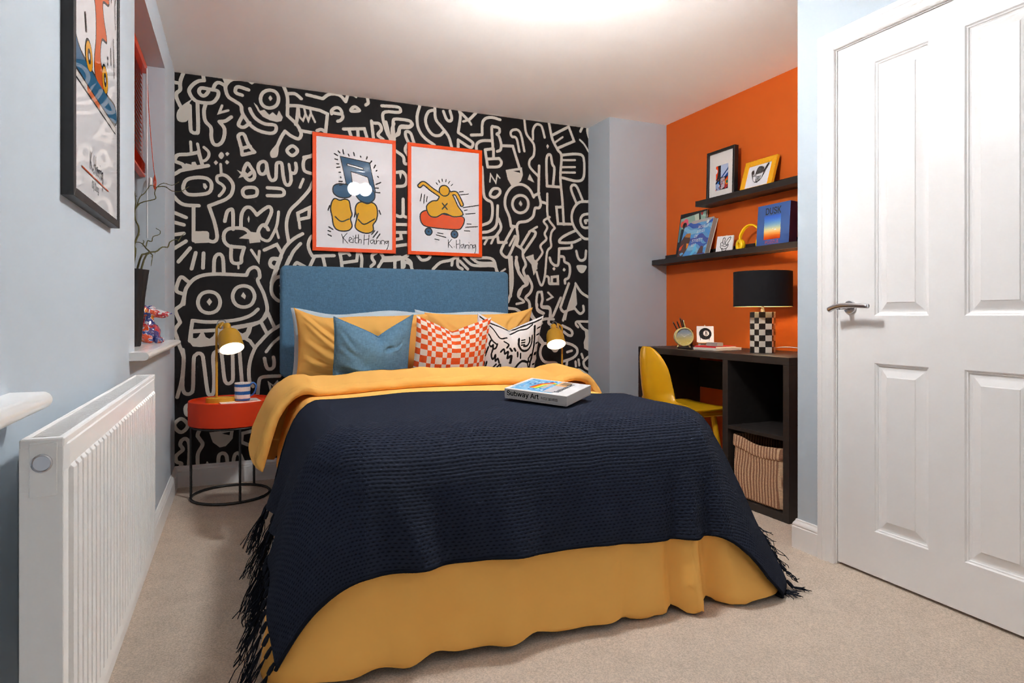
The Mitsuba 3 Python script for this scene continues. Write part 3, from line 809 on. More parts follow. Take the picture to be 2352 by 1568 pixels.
for x in (.36, 1.52):
    for y in (1.95, 3.78):
        obj('leg', bx(x - .025, x + .025, y - .025, y + .025, 0, .065, .003), 'black_wood', bk)
obj('mattress', rb(.285, 1.585, 1.90, 3.868, .33, .565, .05, 5), 'pillow_pale', bk, smooth=50)

# ------------------------------------------------------------------ cloth that lies on the bed and hangs over its sides and foot
BX0, BX1, BY, ZT = .31, 1.465, 1.93, .615
TAB = np.array([(0, 0), (.06, .002), (.11, .012), (.155, .034), (.19, .072), (.212, .125), (.226, .19), (.238, .27), (.249, .36), (.26, .46), (.27, .55), (.274, .59), (.270, .603), (.255, .608)])
_s = np.r_[0, np.cumsum(np.hypot(*np.diff(TAB, axis=0).T))]
_fine = np.linspace(0, _s[-1], 240)
_o, _d = np.interp(_fine, _s, TAB[:, 0]), np.interp(_fine, _s, TAB[:, 1])
_ker = np.hanning(15); _ker /= _ker.sum()
_o = np.convolve(np.pad(_o, 7, mode='edge'), _ker, 'valid'); _d = np.convolve(np.pad(_d, 7, mode='edge'), _ker, 'valid')
_no, _nd = np.gradient(_d, _fine), np.gradient(_o, _fine)    # outward normal in the (out, up) plane: (d'down, d'out)
DMAX = _s[-1]

def dome(x, y):
    u = np.clip((x - (BX0 + BX1) / 2) / ((BX1 - BX0) / 2), -1, 1)
    v = np.clip((y - BY) / .45, 0, 1); v = v * v * (3 - 2 * v)
    return .022 * (1 - u * u) ** 2 * v

def lump(x, y, a=.008):
    q = np.stack([np.asarray(x) * 3.1, np.asarray(y) * 3.1, np.zeros_like(x) + 2.0], -1)
    return a * (meshkit.fbm(q, 3, 5) - .5) * 2 + .02 * np.exp(-((np.asarray(x) - 1.16) ** 2 + (np.asarray(y) - 2.24) ** 2) / .15 ** 2)

def ridge(s, c, w):
    return np.exp(-((s - c) / w) ** 2)

def drape(cx, cy, h=0., folds=None):
    """3-D points of cloth coordinates (cx, cy), raised h above the bed along the local normal"""
    cx, cy, h = np.broadcast_arrays(np.asarray(cx, float), np.asarray(cy, float), np.asarray(h, float))
    bxp, byp = np.clip(cx, BX0, BX1), np.maximum(cy, BY)
    dx, dy = cx - bxp, cy - byp
    d = np.hypot(dx, dy)
    nx, ny = np.where(d > 1e-9, dx / np.maximum(d, 1e-9), 0), np.where(d > 1e-9, dy / np.maximum(d, 1e-9), 0)
    dc = np.clip(d, 0, DMAX)
    o, dn = np.interp(dc, _fine, _o), np.interp(dc, _fine, _d)
    g = 1 + nx * nx * (np.where(nx < 0, np.interp(dn, [0, .03, .1, .2, .33, .6], [.48, .48, .52, .60, .70, .94]), np.interp(dn, [0, .03, .1, .2, .33, .6], [.82, .82, .80, .88, .98, 1.08])) - 1)
    cw = np.clip(2 * np.abs(nx * ny), 0, 1)          # 1 at the middle of a corner
    gc = np.where(nx < 0, np.interp(dn, [0, .1, .3, .6], [.75, .75, .9, 1.08]), np.interp(dn, [0, .1, .3, .6], [.72, .74, 1.05, 1.45]))
    o = o * (g * (1 - cw) + gc * cw)
    no, nu = np.interp(dc, _fine, _no), np.interp(dc, _fine, _nd)
    L = np.hypot(no, nu); no, nu = no / L, nu / L
    # a running coordinate around the bed, for folds
    ang = np.arctan2(-ny, -nx)            # 0 on the left, pi/2 at the foot, pi on the right
    s = np.where(cy > BY, np.where(cx < .9, -(byp - BY), (BX1 - BX0) + .6 + (byp - BY)), np.where(d > 1e-9, (bxp - BX0) + .3 * ang / (np.pi / 2), bxp - BX0))
    w = np.clip((d - .10) / .35, 0, 1); w = w * w * (3 - 2 * w)
    f = 0. if folds is None else folds(s, d, cx, cy) * w
    hh = h + f
    z = ZT + dome(bxp, byp) + lump(bxp, byp) - dn + hh * nu
    return np.stack([bxp + nx * (o + hh * no), byp + ny * (o + hh * no), np.maximum(z, .008 + .004 * (h > .003))], -1)

def cloth(cx0, cx1, cy0, cy1, nx, ny, h, folds, edge=None):
    """a sheet of cloth with a thickness; edge(u, v) may skew its outline"""
    U, V = np.meshgrid(np.linspace(0, 1, nx), np.linspace(0, 1, ny), indexing='ij')
    cx, cy = cx0 + (cx1 - cx0) * U, cy0 + (cy1 - cy0) * V
    if edge is not None: cx, cy = edge(U, V, cx, cy)
    return cx, cy, drape(cx, cy, h, folds)

def skirted(D, yh, h, folds, du=.016, dv=.02, top=True):
    """duvet form: top and a skirt whose length D(s) is free; returns mesh and uv"""
    xs = np.linspace(BX0, BX1, int((BX1 - BX0) / du) + 1)
    ysl = np.linspace(yh, BY, int((yh - BY) / du) + 1)
    per = [(BX0, y, -1., 0.) for y in ysl[:-1]]
    per += [(BX0, BY, -math.cos(a), -math.sin(a)) for a in np.linspace(0, np.pi / 2, 22)[:-1]]
    per += [(x, BY, 0., -1.) for x in xs[:-1]]
    per += [(BX1, BY, math.sin(a), -math.cos(a)) for a in np.linspace(0, np.pi / 2, 22)[:-1]]
    per += [(BX1, y, 1., 0.) for y in ysl[::-1]]
    per = np.array(per)
    n = 46
    P = np.zeros((len(per), n, 3)); UV = np.zeros((len(per), n, 2))
    for i, (bxp, byp, nx, ny) in enumerate(per):
        d = np.linspace(0, 1, n) * D(bxp, byp, nx, ny)
        cx, cy = bxp + nx * d, byp + ny * d
        P[i] = drape(cx, cy, h, folds); UV[i] = np.stack([cx, cy], -1)
    ms, uv = [grid(P)], [UV.reshape(-1, 2)]
    if top:
        ys = ysl[::-1]
        X, Y = np.meshgrid(xs, ys, indexing='ij')
        ms.append(grid(drape(X, Y, h, folds)[:, ::-1])); uv.append(np.stack([X, Y], -1)[:, ::-1].reshape(-1, 2))
    return cat(ms), np.vstack(uv)

def duvet_folds(s, d, cx, cy):
    q = np.stack([s * 2.2, d * 1.1, np.full_like(s, 3.)], -1)
    f = .045 * (meshkit.fbm(q, 2, 11) - .5) + .016 * (meshkit.noise(np.stack([s * 8, d * 2.0, np.full_like(s, 9.)], -1), 4) - .5)
    e = np.clip((d - .3) / .3, 0, 1)
    tw = s + .10 * (meshkit.noise(np.stack([s * 3, d * 3, np.full_like(s, 1.)], -1), 8) - .5)
    f = f + .045 * e * ridge(tw, 1.37, .035) - .030 * e * ridge(tw, 1.30, .025) - .03 * e * ridge(tw, 1.44, .025) + .02 * e * ridge(tw, 1.49, .02)
    f = f + .02 * e * ridge(tw, .13, .05) - .02 * e * ridge(tw, .06, .04) + .018 * e * ridge(tw, .42, .05) - .014 * e * ridge(tw, .50, .04) + .016 * e * ridge(tw, .72, .05) - .012 * e * ridge(tw, .79, .03) + .012 * e * ridge(tw, 1.0, .04) - .012 * e * ridge(tw, 1.08, .03)
    q = np.stack([s * 11, d * 5 + s * 4, np.full_like(s, 6.)], -1)
    f = f + .012 * (meshkit.fbm(q, 2, 21) - .5) * np.clip((d - .25) / .3, 0, 1)
    return f
def duvet_len(bxp, byp, nx, ny):
    side = abs(nx) if ny > -.05 else 0
    if nx < -.5 and ny > -.05: return np.interp(byp, [1.95, 2.4, 3.2], [.70, .52, .40])
    if nx > .5 and ny > -.05: return np.interp(byp, [1.95, 2.4, 3.2], [DMAX, .66, .45])
    return DMAX - .012 + .012 * math.sin(bxp * 23 + nx * 6)
dvk = thing('duvet', 'mustard yellow cotton duvet spread over the bed', 'duvet')
m, uv = skirted(duvet_len, 3.16, 0., duvet_folds)
obj('cover', m, 'duvet_cotton', dvk, smooth=True)
# the turned-back edge at the pillows: a puffy closed band
def turned_back():
    cxs = np.concatenate([np.linspace(BX0 - .46, BX0, 34)[:-1], np.linspace(BX0, BX1, 76), np.linspace(BX1, BX1 + .36, 30)[1:]])
    prof = np.array([(0.03, -.002), (0.0, .004), (-.006, .022), (.004, .036), (.03, .044), (.055, .044), (.062, .041), (.07, .046), (.12, .056), (.22, .064), (.32, .067), (.40, .062), (.45, .046), (.475, .02), (.478, -.008), (.46, -.03)])
    P = np.zeros((len(cxs), len(prof), 3))
    for i, c in enumerate(cxs):
        u = (c - BX0) / (BX1 - BX0)
        over_l, over_r = max(BX0 - c, 0), max(c - BX1, 0)
        y0 = 2.81 - .03 * np.clip(u, 0, 1) + .025 * math.sin(u * 9) * (0 <= u <= 1) + over_l * .05
        wid = 1 + .30 * np.clip(over_l / .43, 0, 1)
        end = min((c - cxs[0]) / .05, (cxs[-1] - c) / .05, 1.0)
        hs = math.sqrt(max(1 - (1 - end) ** 2, .02))
        wr = .006 * (meshkit.noise(np.array([[c * 17, p * 9, 1.] for p in prof[:, 0]]), 2) - .5) * 2
        wr += .010 * (meshkit.noise(np.array([[c * 24 + p * 14, p * 3, 4.] for p in prof[:, 0]]), 6) - .5) * np.clip(over_l / .1, 0, 1)
        P[i] = drape(np.full(len(prof), c), y0 + .80 * prof[:, 0] * wid * (.55 + .45 * end if end < 1 else 1), prof[:, 1] * hs + .05 * np.clip((over_l + 1.6 * over_r) / .25, 0, 1) * (prof[:, 1] > -.01) + wr * (prof[:, 1] > .01) * hs, None)
    return P
P = turned_back()
obj('turned_edge', grid(P), 'duvet_cotton', dvk, smooth=60, label='turned back edge of the mustard duvet')

# ------------------------------------------------------------------ throw
def throw_folds(s, d, cx, cy):
    left = np.clip(-s / .1 + .5, 0, 1)
    f = duvet_folds(s, d, cx, cy) + .006
    f = f + left * (.022 * np.sin(s * 2 * np.pi / .27 + d * 2.5) * np.clip((d - .15) / .4, 0, 1) + .014)
    f = f + np.clip((d - .15) / .3, 0, 1) * (.022 * ridge(s - .35 * d, .28, .05) - .014 * ridge(s - .35 * d, .38, .05) + .014 * ridge(s + .3 * d, .95, .06) + .012 * ridge(s - .2 * d, .62, .06))
    cor = ridge(s, .13, .17) + ridge(s, BX1 - BX0 + .45, .2)
    f = f + cor * (.014 + .016 * np.sin(s * 26 + 1.0)) * np.clip((d - .2) / .4, 0, 1)
    return f
def throw_mesh():
    # cloth outline: left hem, right hem in x; back edge slants; front hem in y
    NX, NY = 260, 190
    U, V = np.meshgrid(np.linspace(0, 1, NX), np.linspace(0, 1, NY), indexing='ij')
    cx = (BX0 - .50) + (BX1 + .56 - BX0 + .50) * U
    yb = np.interp(cx, [-.2, .25, .7, 1.2, 1.5, 2.1], [2.58, 2.62, 2.50, 2.37, 2.30, 2.20]) + .006 * np.sin(cx * 22)
    yf = BY - np.interp(cx, [-.2, .1, .3, .45, 1.0, 1.45, 1.75, 2.1], [.50, .50, .49, .485, .50, .525, .61, .63])
    cy = yb + (yf - yb) * V
    return cx, cy
cx, cy = throw_mesh()
tk = thing('throw', 'chunky navy blue knitted throw with fringe draped across the bed foot', 'throw')
P = drape(cx, cy, .016, throw_folds)
Pin = drape(cx, cy, .009, throw_folds)
uv = np.stack([cx, cy], -1)
m = grid(P); m.invert()
obj('knit', m, 'throw_knit', tk, smooth=True, uv=uv.reshape(-1, 2))
# rolled hem along front and back edges
for j in (0, -1):
    obj('hem', tube(P[:, j] - [0, 0, .003], .0055, 6), 'throw_yarn', tk, smooth=True)
# fringe: knotted tassels along both side hems
def tassel(p, d, n_=11, length=.13):
    ms = []
    d = np.asarray(d) / np.linalg.norm(d)
    q = p + d * .03
    ms.append(tube([p, p + d * .015, q], [.004, .0065, .0055], 6))
    for k in range(n_):
        a = rng.uniform(0, 2 * np.pi); sp = rng.uniform(.0, .03)
        off = np.array([math.cos(a), math.sin(a), 0]) * sp
        L = length * rng.uniform(.75, 1.1)
        pts = [q, q + d * L * .35 + off * .4 + rng.normal(0, .003, 3), q + d * L * .7 + off * .8 + rng.normal(0, .004, 3), q + d * L + off + rng.normal(0, .006, 3)]
        pts = np.array(pts); pts[:, 2] = np.maximum(pts[:, 2], .006 + .002 * (k % 3))
        ms.append(tube(spline(pts, n=2), .0014, 3, cap=False))
    return cat(ms)
for side, i in ((0, 0), (1, -1)):
    js = np.linspace(6, P.shape[1] - 4, 26 if side == 0 else 14).astype(int)
    for j in js:
        p = P[i, j]
        prev = P[i + 4 if i == 0 else i - 4, j]
        d = p - prev; d = d / np.linalg.norm(d) + np.array([-.22 if side == 0 else .3, rng.uniform(-.2, .2), -.35])
        if side: d = np.array([.25, rng.uniform(-.9, -.2), -.5])
        obj('tassel', tassel(p, d, length=.13 if side == 0 else .045), 'throw_yarn', tk)

# ------------------------------------------------------------------ pillows and cushions
def pillow(w, h, t, notch=0., ear=.07, nu=111, nv=91, wr=.005, seed=1, fold=None, notch_at=0., creases=(), bend=None):
    """front and back sheets of a stuffed case in (a, c depth, b); a across, b up from 0; returns mesh and uv"""
    u, v = np.meshgrid(np.linspace(-1, 1, nu), np.linspace(-1, 1, nv), indexing='ij')
    su, sv = np.sign(u) * np.abs(u) ** .85, np.sign(v) * np.abs(v) ** .85
    pin = ear * (1 - np.abs(su) ** 2.0), ear * (1 - np.abs(sv) ** 2.0)
    a = w / 2 * su * (1 - ear * (1 - np.abs(sv) ** 2.6))
    b = h / 2 * sv * (1 - ear * 1.15 * (1 - np.abs(su) ** 2.6))
    th = t / 2 * (np.clip(1 - np.abs(su) ** 2.1, 0, 1) * np.clip(1 - np.abs(sv) ** 2.1, 0, 1)) ** .60
    top = np.clip((v + .1) / 1.1, 0, 1) ** 1.6
    if notch:
        k = np.clip(1 - np.abs(su - notch_at) / (1 + np.where(su > notch_at, -notch_at, notch_at)), 0, 1)
        b = b - notch * (k * .8 + .2 * k ** 3) * top
        th = th * (1 - .35 * k * np.clip(v, 0, 1) ** 2)
        th = th - .02 * np.exp(-((su - notch_at) / .10) ** 2) * np.clip((v - .25) / .75, 0, 1) * (np.abs(v) < .98)
    q = np.stack([u * 2.3, v * 2.3, np.full_like(u, seed * 7.1)], -1)
    n1 = (meshkit.fbm(q, 3, seed) - .5) * 2
    rad = np.arctan2(v, u)
    crease = np.sin(rad * 9 + n1 * 3) * np.clip(np.hypot(u, v) - .45, 0, 1) * (1 - np.abs(u) ** 6) * (1 - np.abs(v) ** 6)
    front = th + wr * (n1 + 1.1 * crease) * (th > .004)
    for cx0, cy0, cx1, cy1, cwid, cdep in creases:
        L2 = math.hypot(cx1 - cx0, cy1 - cy0); tx, ty = (cx1 - cx0) / L2, (cy1 - cy0) / L2
        al = ((u - cx0) * tx + (v - cy0) * ty) / L2
        ac = -(u - cx0) * ty + (v - cy0) * tx + .06 * np.sin(al * 3.0 + cx0)
        env = np.clip(1 - np.abs(2 * al - 1), 0, 1) ** .6 * (th > .006)
        front = front + cdep * env * (np.exp(-(ac / cwid) ** 2) - .8 * np.exp(-((ac - 1.7 * cwid) / cwid) ** 2))
    if fold is not None: front = front + fold(u, v)
    back = -th * .8
    if bend is not None: b = b + bend(u, v)
    A = np.stack([a, -front, b + h / 2], -1); B = np.stack([a, -back, b + h / 2], -1)
    uvp = np.stack([(u + 1) / 2, (v + 1) / 2], -1)
    return A, B, uvp
def lean(P, pos, yaw, back, roll=0.):
    R = rot([0, 0, 1], yaw) @ rot([1, 0, 0], -back) @ rot([0, 1, 0], roll)
    return P @ R.T + np.asarray(pos)
def cushion(name, label, cat_, group, m_front, m_back, pos, yaw, back, roll=0., piping=None, color=None, **kw):
    A, B, uvp = pillow(**kw)
    A, B = lean(A, pos, yaw, back, roll), lean(B, pos, yaw, back, roll)
    key = thing(name, label, cat_, group)
    fa = grid(A)
    obj('front_panel', fa, m_front, key, smooth=True, uv=uvp.reshape(-1, 2), color=None if color is None else color(uvp[..., 0], uvp[..., 1]).reshape(-1, 3))
    fb = grid(B); fb.invert()
    obj('back_panel', fb, m_back, key, smooth=True)
    if piping:
        e = np.concatenate([A[:, 0], A[-1, 1:], A[::-1, -1][1:], A[0, ::-1][1:]])
        obj('seam', tube(e, .0028, 5, cap=False), piping, key, smooth=True)
    return key
mat('pillow_mustard', lin((233, 176, 92)), rough=.75, spec=.2, sheen=.25,
    bump=proc(lambda p, n, uv: fbm(p.x * 12, p.y * 12, p.z * 12), eps=2e-3), bscale=.012)
cushion('pillow', 'pale blue pillow against the left half of the headboard', 'pillow', None, 'pillow_pale', 'pillow_pale', (.64, 3.70, .555), 0, -15, w=.77, h=.455, t=.17, ear=.06, seed=3, bend=lambda u, v: .012 * np.sin(u * 5) * np.clip(v, 0, 1) ** 3)
cushion('pillow', 'pale blue pillow against the right half of the headboard', 'pillow', None, 'pillow_pale', 'pillow_pale', (1.29, 3.70, .555), 0, -15, roll=1.2, w=.73, h=.455, t=.17, ear=.06, seed=4, bend=lambda u, v: .010 * np.sin(u * 4 + 1) * np.clip(v, 0, 1) ** 3)
cushion('pillow', 'mustard yellow pillow with a flopped corner behind the blue cushion', 'pillow', None, 'pillow_mustard', 'pillow_mustard', (.63, 3.555, .565), 0, -14, w=.74, h=.425, t=.20, ear=.075, seed=5, wr=.006, creases=[(-.95, .95, -.15, .1, .05, .014), (-.9, .7, -.3, .1, .05, .012), (-.95, .25, -.35, -.05, .05, .010), (-.95, -.1, -.4, -.3, .05, .012), (-.95, -.5, -.3, -.55, .06, .010), (-.6, .98, -.2, .5, .05, .010), (.1, .95, .25, .4, .05, .006)], bend=lambda u, v: .03 * np.clip((-u - .55) / .45, 0, 1) ** 2 * np.clip((v + .2) / 1.2, 0, 1) ** 2 - .012 * np.exp(-((u + .45) / .25) ** 2) * np.clip(v, 0, 1) ** 3)
cushion('pillow', 'mustard yellow pillow behind the patterned cushions', 'pillow', None, 'pillow_mustard', 'pillow_mustard', (1.30, 3.555, .565), 0, -14, roll=-1.0, w=.67, h=.435, t=.20, ear=.07, seed=6, wr=.006, creases=[(.95, .95, .3, .2, .05, .010), (.95, .5, .5, .1, .05, .009), (.6, .98, .3, .6, .05, .007), (-.9, .9, -.3, .3, .06, .006)], bend=lambda u, v: .022 * np.clip((u - .4) / .6, 0, 1) ** 2 * np.clip(v, 0, 1) ** 2)
def sag(u, v):
    return -.03 * np.exp(-((u + .55) / .35) ** 2 - ((v + .45 + .25 * u) / .10) ** 2) + .018 * np.exp(-((u + .45) / .35) ** 2 - ((v + .25 + .25 * u) / .09) ** 2) - .02 * np.exp(-((u - .28) / .10) ** 2 - ((v - .28) / .07) ** 2)
cushion('cushion', 'plain dusty blue cushion with a dented top', 'cushion', None, 'cushion_blue', 'cushion_blue', (.63, 3.33, .545), 6, -16, roll=-1.5, piping='cushion_blue', w=.41, h=.435, t=.17, notch=.10, ear=.055, creases=[(-.95, .2, -.3, .0, .06, .006), (-.9, .6, -.4, .2, .06, .006), (.35, .25, .7, .3, .04, .006)], seed=8, fold=sag, notch_at=.12, nu=81, nv=81)
# orange and white checked cotton: uneven columns, every second row shifted
def check(p, n, uv):
    x, y = uv.x, uv.y
    xx = x + .012 * dr.sin(x * 31.)
    r = dr.floor(y * 15.5)
    c = dr.floor(xx * 15.)
    fx = xx * 15. - c
    wide = .5 + .17 * dr.sin(c * 2.4 + r * 1.3)
    k = c + r
    odd = k - 2 * dr.floor(k / 2)
    on = dr.select(odd > .5, 1., 0.)
    return mix(lin((212, 86, 44)), lin((226, 216, 205)), on)
mat('cushion_check', proc(check), rough=.85, spec=.1, sheen=.2)
mat('cushion_rust', lin((212, 86, 44)), rough=.85, spec=.1)
cushion('cushion', 'orange and white checked cushion with a dented top', 'cushion', None, 'cushion_check', 'cushion_rust', (1.045, 3.32, .545), 2, -15, roll=1.2, w=.425, h=.43, t=.17, notch=.075, ear=.05, seed=9, notch_at=-.02, nu=81, nv=81)
# black and white doodle cushion: marks drawn on its cloth, read per vertex
DOODLE = '''
c 2,30 8,22 16,24 22,32 28,36
c 5,40 4,46 7,50 10,46 10,52 14,51 17,42
c 20,33 18,38 21,41 24,38 24,43 28,42 30,36
c 24,44 23,50 26,54 29,50 30,56 33,53 36,58
c 3,60 8,62 5,68 10,70
p 12,60 10,67
p 15,59 14,66
p 18,58 17,65
c 32,60 28,66 32,70 27,76 30,80
c 36,46 40,42 42,48 46,45 46,52 50,50 50,58
c 34,64 38,60 40,68 44,64 44,72 48,70 49,78
c 28,84 31,78 35,86 38,80 41,88 44,82 46,92
c 56,99 55,80 58,64 66,56 78,58 *1.3
C 66,66 72,70 70,77 64,77 62,71 *1.1
S 66,70 68,72 66,74 64,72
p 62,82 61,94 *1.3
p 67,83 66,96 *1.3
p 72,84 71,95 *1.3
c 58,24 58,36 64,44 74,44 80,36 80,24 *1.2
c 66,38 72,38 76,32 75,26 *1.2
p 62,28 67,28
p 62,32 67,32
p 62,36 67,36
c 84,10 86,40 83,66 86,98 *1.5
p 90,16 96,16
p 90,26 96,26
p 90,38 96,38
p 90,50 96,50
p 90,62 96,62
p 90,74 96,74
p 90,86 96,86
c 78,60 82,70 77,80 82,90
C 82,50 86,54 82,58 78,54
c 4,14 14,10 24,14 34,26 44,22
c 50,12 58,8 70,10 80,6
p 48,40 50,44
p 52,40 54,44
p 57,46 58,50
p 62,48 63,52
c 6,80 12,76 16,86 20,80 22,92
c 40,30 46,34 44,40
c 4,4 20,6 40,4 60,3 96,4
'''
dood = strokes(DOODLE, .01, .024, 0., 1., 4)
shapely.prepare(dood)
def doodle_colour(u, v):
    on = shapely.contains_xy(dood, u.ravel(), v.ravel()).reshape(u.shape)
    return np.where(on[..., None], np.array(lin((24, 24, 25))), np.array(lin((226, 224, 224))))
scene['cushion_doodle'] = {'type': 'twosided', 'nested': {'type': 'diffuse', 'reflectance': VC}}
cushion('cushion', 'white cushion with black doodle drawing, dented top', 'cushion', None, 'cushion_doodle', 'pillow_pale', (1.40, 3.40, .545), 0, -16, roll=2.0, color=doodle_colour, w=.41, h=.445, t=.16, notch=.085, ear=.055, seed=12, notch_at=0., nu=261, nv=261)

# ------------------------------------------------------------------ radiator under the near stretch of the window wall
rk = thing('radiator', 'white panel radiator with vertical ridges on the window wall', 'radiator')
RX0, RX1, RY0, RY1, RZ0, RZ1 = -.282, -.223, 1.082, 2.15, .285, .787
# pressed front: ridge profile along y, with flat top and bottom bands
yy, zz = [], []
pitch = .0333
ny = int((RY1 - RY0 - .05) / pitch)
ys = [RY0 + .004, RY0 + .022]
for k in range(ny):
    c = RY0 + .022 + pitch * (k + .5)
    ys += [c - .0138, c - .0113, c + .0113, c + .0138]
ys += [RY0 + .022 + pitch * ny, RY1 - .004]
ys = np.array(ys)
def ridge_on(y): 
    t = (y - (RY0 + .022)) / pitch
    f = np.abs(t - np.floor(t) - .5) * pitch
    return np.where((t > 0) & (t < ny), np.clip((.0138 - f) / .0025, 0, 1), 0)
zs = np.array([RZ0, RZ0 + .004, RZ0 + .034, RZ0 + .037, RZ0 + .040, RZ1 - .050, RZ1 - .047, RZ1 - .044, RZ1 - .012, RZ1 - .008])
lev = np.array([-.004, 0, 0, .4, 1, 1, .5, 0, 0, -.004])
Yg, Zg = np.meshgrid(ys, zs, indexing='ij')
Lg = np.broadcast_to(lev, Yg.shape)
Xg = RX1 - .004 + np.where(Lg < 0, -.004, 0) + .006 * np.clip(Lg, 0, 1) * (.0 + ridge_on(Yg)) - .002 * np.clip(Lg, 0, 1)
Xg[0] -= .004; Xg[-1] -= .004
obj('front_panel', grid(np.stack([Xg, Yg, Zg], -1)), 'radiator_white', rk, smooth=25)
obj('back_panel', bx(RX0, RX0 + .006, RY0 + .006, RY1 - .006, RZ0 + .01, RZ1 - .006), 'radiator_white', rk)
for y, nm in ((RY0, 'end_panel'), (RY1 - .003, 'end_panel')):
    obj(nm, bx(RX0, RX1 - .007, y, y + .003, RZ0 + .006, RZ1 - .012, .001), 'radiator_white', rk)
# top grille: rim and cross bars
rim = [bx(RX0, RX0 + .006, RY0, RY1, RZ1 - .014, RZ1, .002), bx(RX1 - .016, RX1 - .006, RY0, RY1, RZ1 - .014, RZ1, .002), bx(RX0, RX1 - .006, RY0, RY0 + .012, RZ1 - .014, RZ1, .002), bx(RX0, RX1 - .006, RY1 - .012, RY1, RZ1 - .014, RZ1, .002)]
gk = obj('top_grille', cat(rim), 'radiator_white', rk)
obj('bars', cat([bx(RX0 + .004, RX1 - .014, y, y + .0045, RZ1 - .006, RZ1 - .003, 0) for y in np.arange(RY0 + .018, RY1 - .014, .0105)]), 'radiator_white', gk, kind='stuff')
obj('convector', bx(RX0 + .012, RX1 - .022, RY0 + .02, RY1 - .02, RZ0 + .03, RZ1 - .05, 0), 'grey_plastic', rk)
pk = obj('end_cover', bx(RX0 + .012, RX1 - .014, RY0 - .0025, RY0 + .001, RZ1 - .082, RZ1 - .006, .001), 'radiator_white', rk, label='small white cover plate with a round chrome plug')
obj('plug', move(lathe([(.0128, 0), (.0128, .004), (.0112, .005), (.0102, .003), (0, .003)], 32), align((0, -1, 0)), ((RX0 + RX1) / 2 - .002, RY0 - .0024, RZ1 - .034)), 'chrome', pk, smooth=30)
for y in (RY0 + .2, RY1 - .2):
    obj('bracket', bx(XL + .001, RX0 + .002, y - .02, y + .02, RZ0 + .05, RZ1 - .06, .002), 'radiator_white', rk)
for y in (RY0 + .06, RY1 - .06):
    obj('pipe', tube(spline([(-.262, y, RZ0 + .05), (-.262, y, RZ0 - .01), (-.29, y, RZ0 - .03), (XL + .001, y, RZ0 - .03)], n=4), .0075, 10), 'gloss_white', rk, smooth=True)

# ------------------------------------------------------------------ blind in the far window
mat('blind_red', lin((196, 72, 44)), rough=.35, spec=.4)
vk = thing('venetian_blind', 'orange red venetian blind half lowered in the window', 'blind')
BXc, b0, b1 = -.425, W1[0] + .012, W1[1] - .006
obj('headrail', rb(BXc - .02, BXc + .02, b0, b1, WZ1 - .04, WZ1 - .002, .003, 3), 'blind_red', vk, smooth=40)
def slat_mesh(tilt):
    a = np.linspace(-1, 1, 7)
    pr = np.stack([a * .0125, -.0022 * a * a + .001], -1)
    c, s_ = math.cos(math.radians(tilt)), math.sin(math.radians(tilt))
    pr = np.stack([pr[:, 0] * c - pr[:, 1] * s_, pr[:, 0] * s_ + pr[:, 1] * c], -1)
    Pq = np.array([[(x, y, z) for x, z in pr] for y in (b0 + .004, b1 - .004)])
    return grid(Pq)
sl, sl2 = ply(slat_mesh(-54), 'blind_red', smooth=True), ply(slat_mesh(6), 'blind_red', smooth=True)
zt_, zb_2 = WZ1 - .055, 1.70
for k, z in enumerate(np.arange(zt_, zb_2, -.0215)):
    obj('slat', {**sl, 'to_world': T().translate([BXc, 0, float(z)])}, None, vk)
for k in range(12):
    obj('slat', {**sl2, 'to_world': T().translate([BXc + .002 * (k % 2), 0, 1.692 - .0042 * k])}, None, vk)
obj('bottom_rail', rb(BXc - .0125, BXc + .0125, b0 + .002, b1 - .002, 1.627, 1.639, .003, 3), 'blind_red', vk, smooth=40)
for y in (b0 + .12, b1 - .12):
    obj('ladder_cord', cat([tube([(BXc + s_, y, WZ1 - .03), (BXc + s_, y, 1.63)], .0008, 4) for s_ in (-.013, .013)]), 'blind_red', vk)
obj('pull_cord', tube(spline([(BXc + .022, b1 - .03, WZ1 - .02), (BXc + .03, b1 - .03, 1.95), (BXc + .048, b1 - .034, 1.70), (BXc + .058, b1 - .036, 1.62)], n=5), .0016, 6), 'blind_red', vk, smooth=True)
tp = np.array([BXc + .056, b1 - .04, 1.615])
obj('cord_bundle', cat([tube(spline([tp + [0, 0, .02], tp + [.006 * math.cos(k), .012 * math.sin(k), -.01], tp + [.004 * math.cos(k * 2), .014 * math.sin(k), -.035], tp + [0, 0, -.05]], n=4), .0016, 5) for k in range(7)]), 'blind_red', vk, smooth=True)
mat('clear_rod', (214, 220, 224), rough=.08, spec=.6, spec_trans=.0)
obj('tilt_wand', tube([(BXc + .024, b1 - .05, WZ1 - .03), (BXc + .026, b1 - .05, 1.33)], .0035, 8), 'clear_rod', vk, smooth=True)
obj('cord_stop', lathe([(0, -.018), (.006, -.018), (.0075, .01), (.004, .018), (0, .018)], 14, tp + [-.012, -.05, -.02]), 'gloss_white', vk, smooth=40)

# ------------------------------------------------------------------ things on the far sill
ZS = .84
vz = thing('vase', 'tall black fluted vase on the window sill', 'vase')
def fluted():
    th = np.linspace(0, 2 * np.pi, 120, endpoint=False)
    prof = [(0., 0), (.050, 0), (.054, .004), (.060, .08), (.069, .2), (.082, .30), (.083, .305), (.078, .306), (.070, .27), (.055, .10), (0, .09)]
    P = np.zeros((len(prof), len(th), 3))
    for i, (r, z) in enumerate(prof):
        lobes = 1 - .11 * np.abs(np.sin(th * 4)) ** .0 + .10 * (np.abs(np.cos(th * 4)) ** .8 - 1) * (1 if i < 8 else .6)
        lobes = 1 - .16 * (1 - np.abs(np.cos(th * 4)) ** .7)
        rr = r * lobes
        P[i] = np.stack([rr * np.cos(th), rr * np.sin(th), np.full_like(th, z)], -1)
    return grid(P, closed_v=True)
VZ = np.array([-.412, 2.90, ZS])
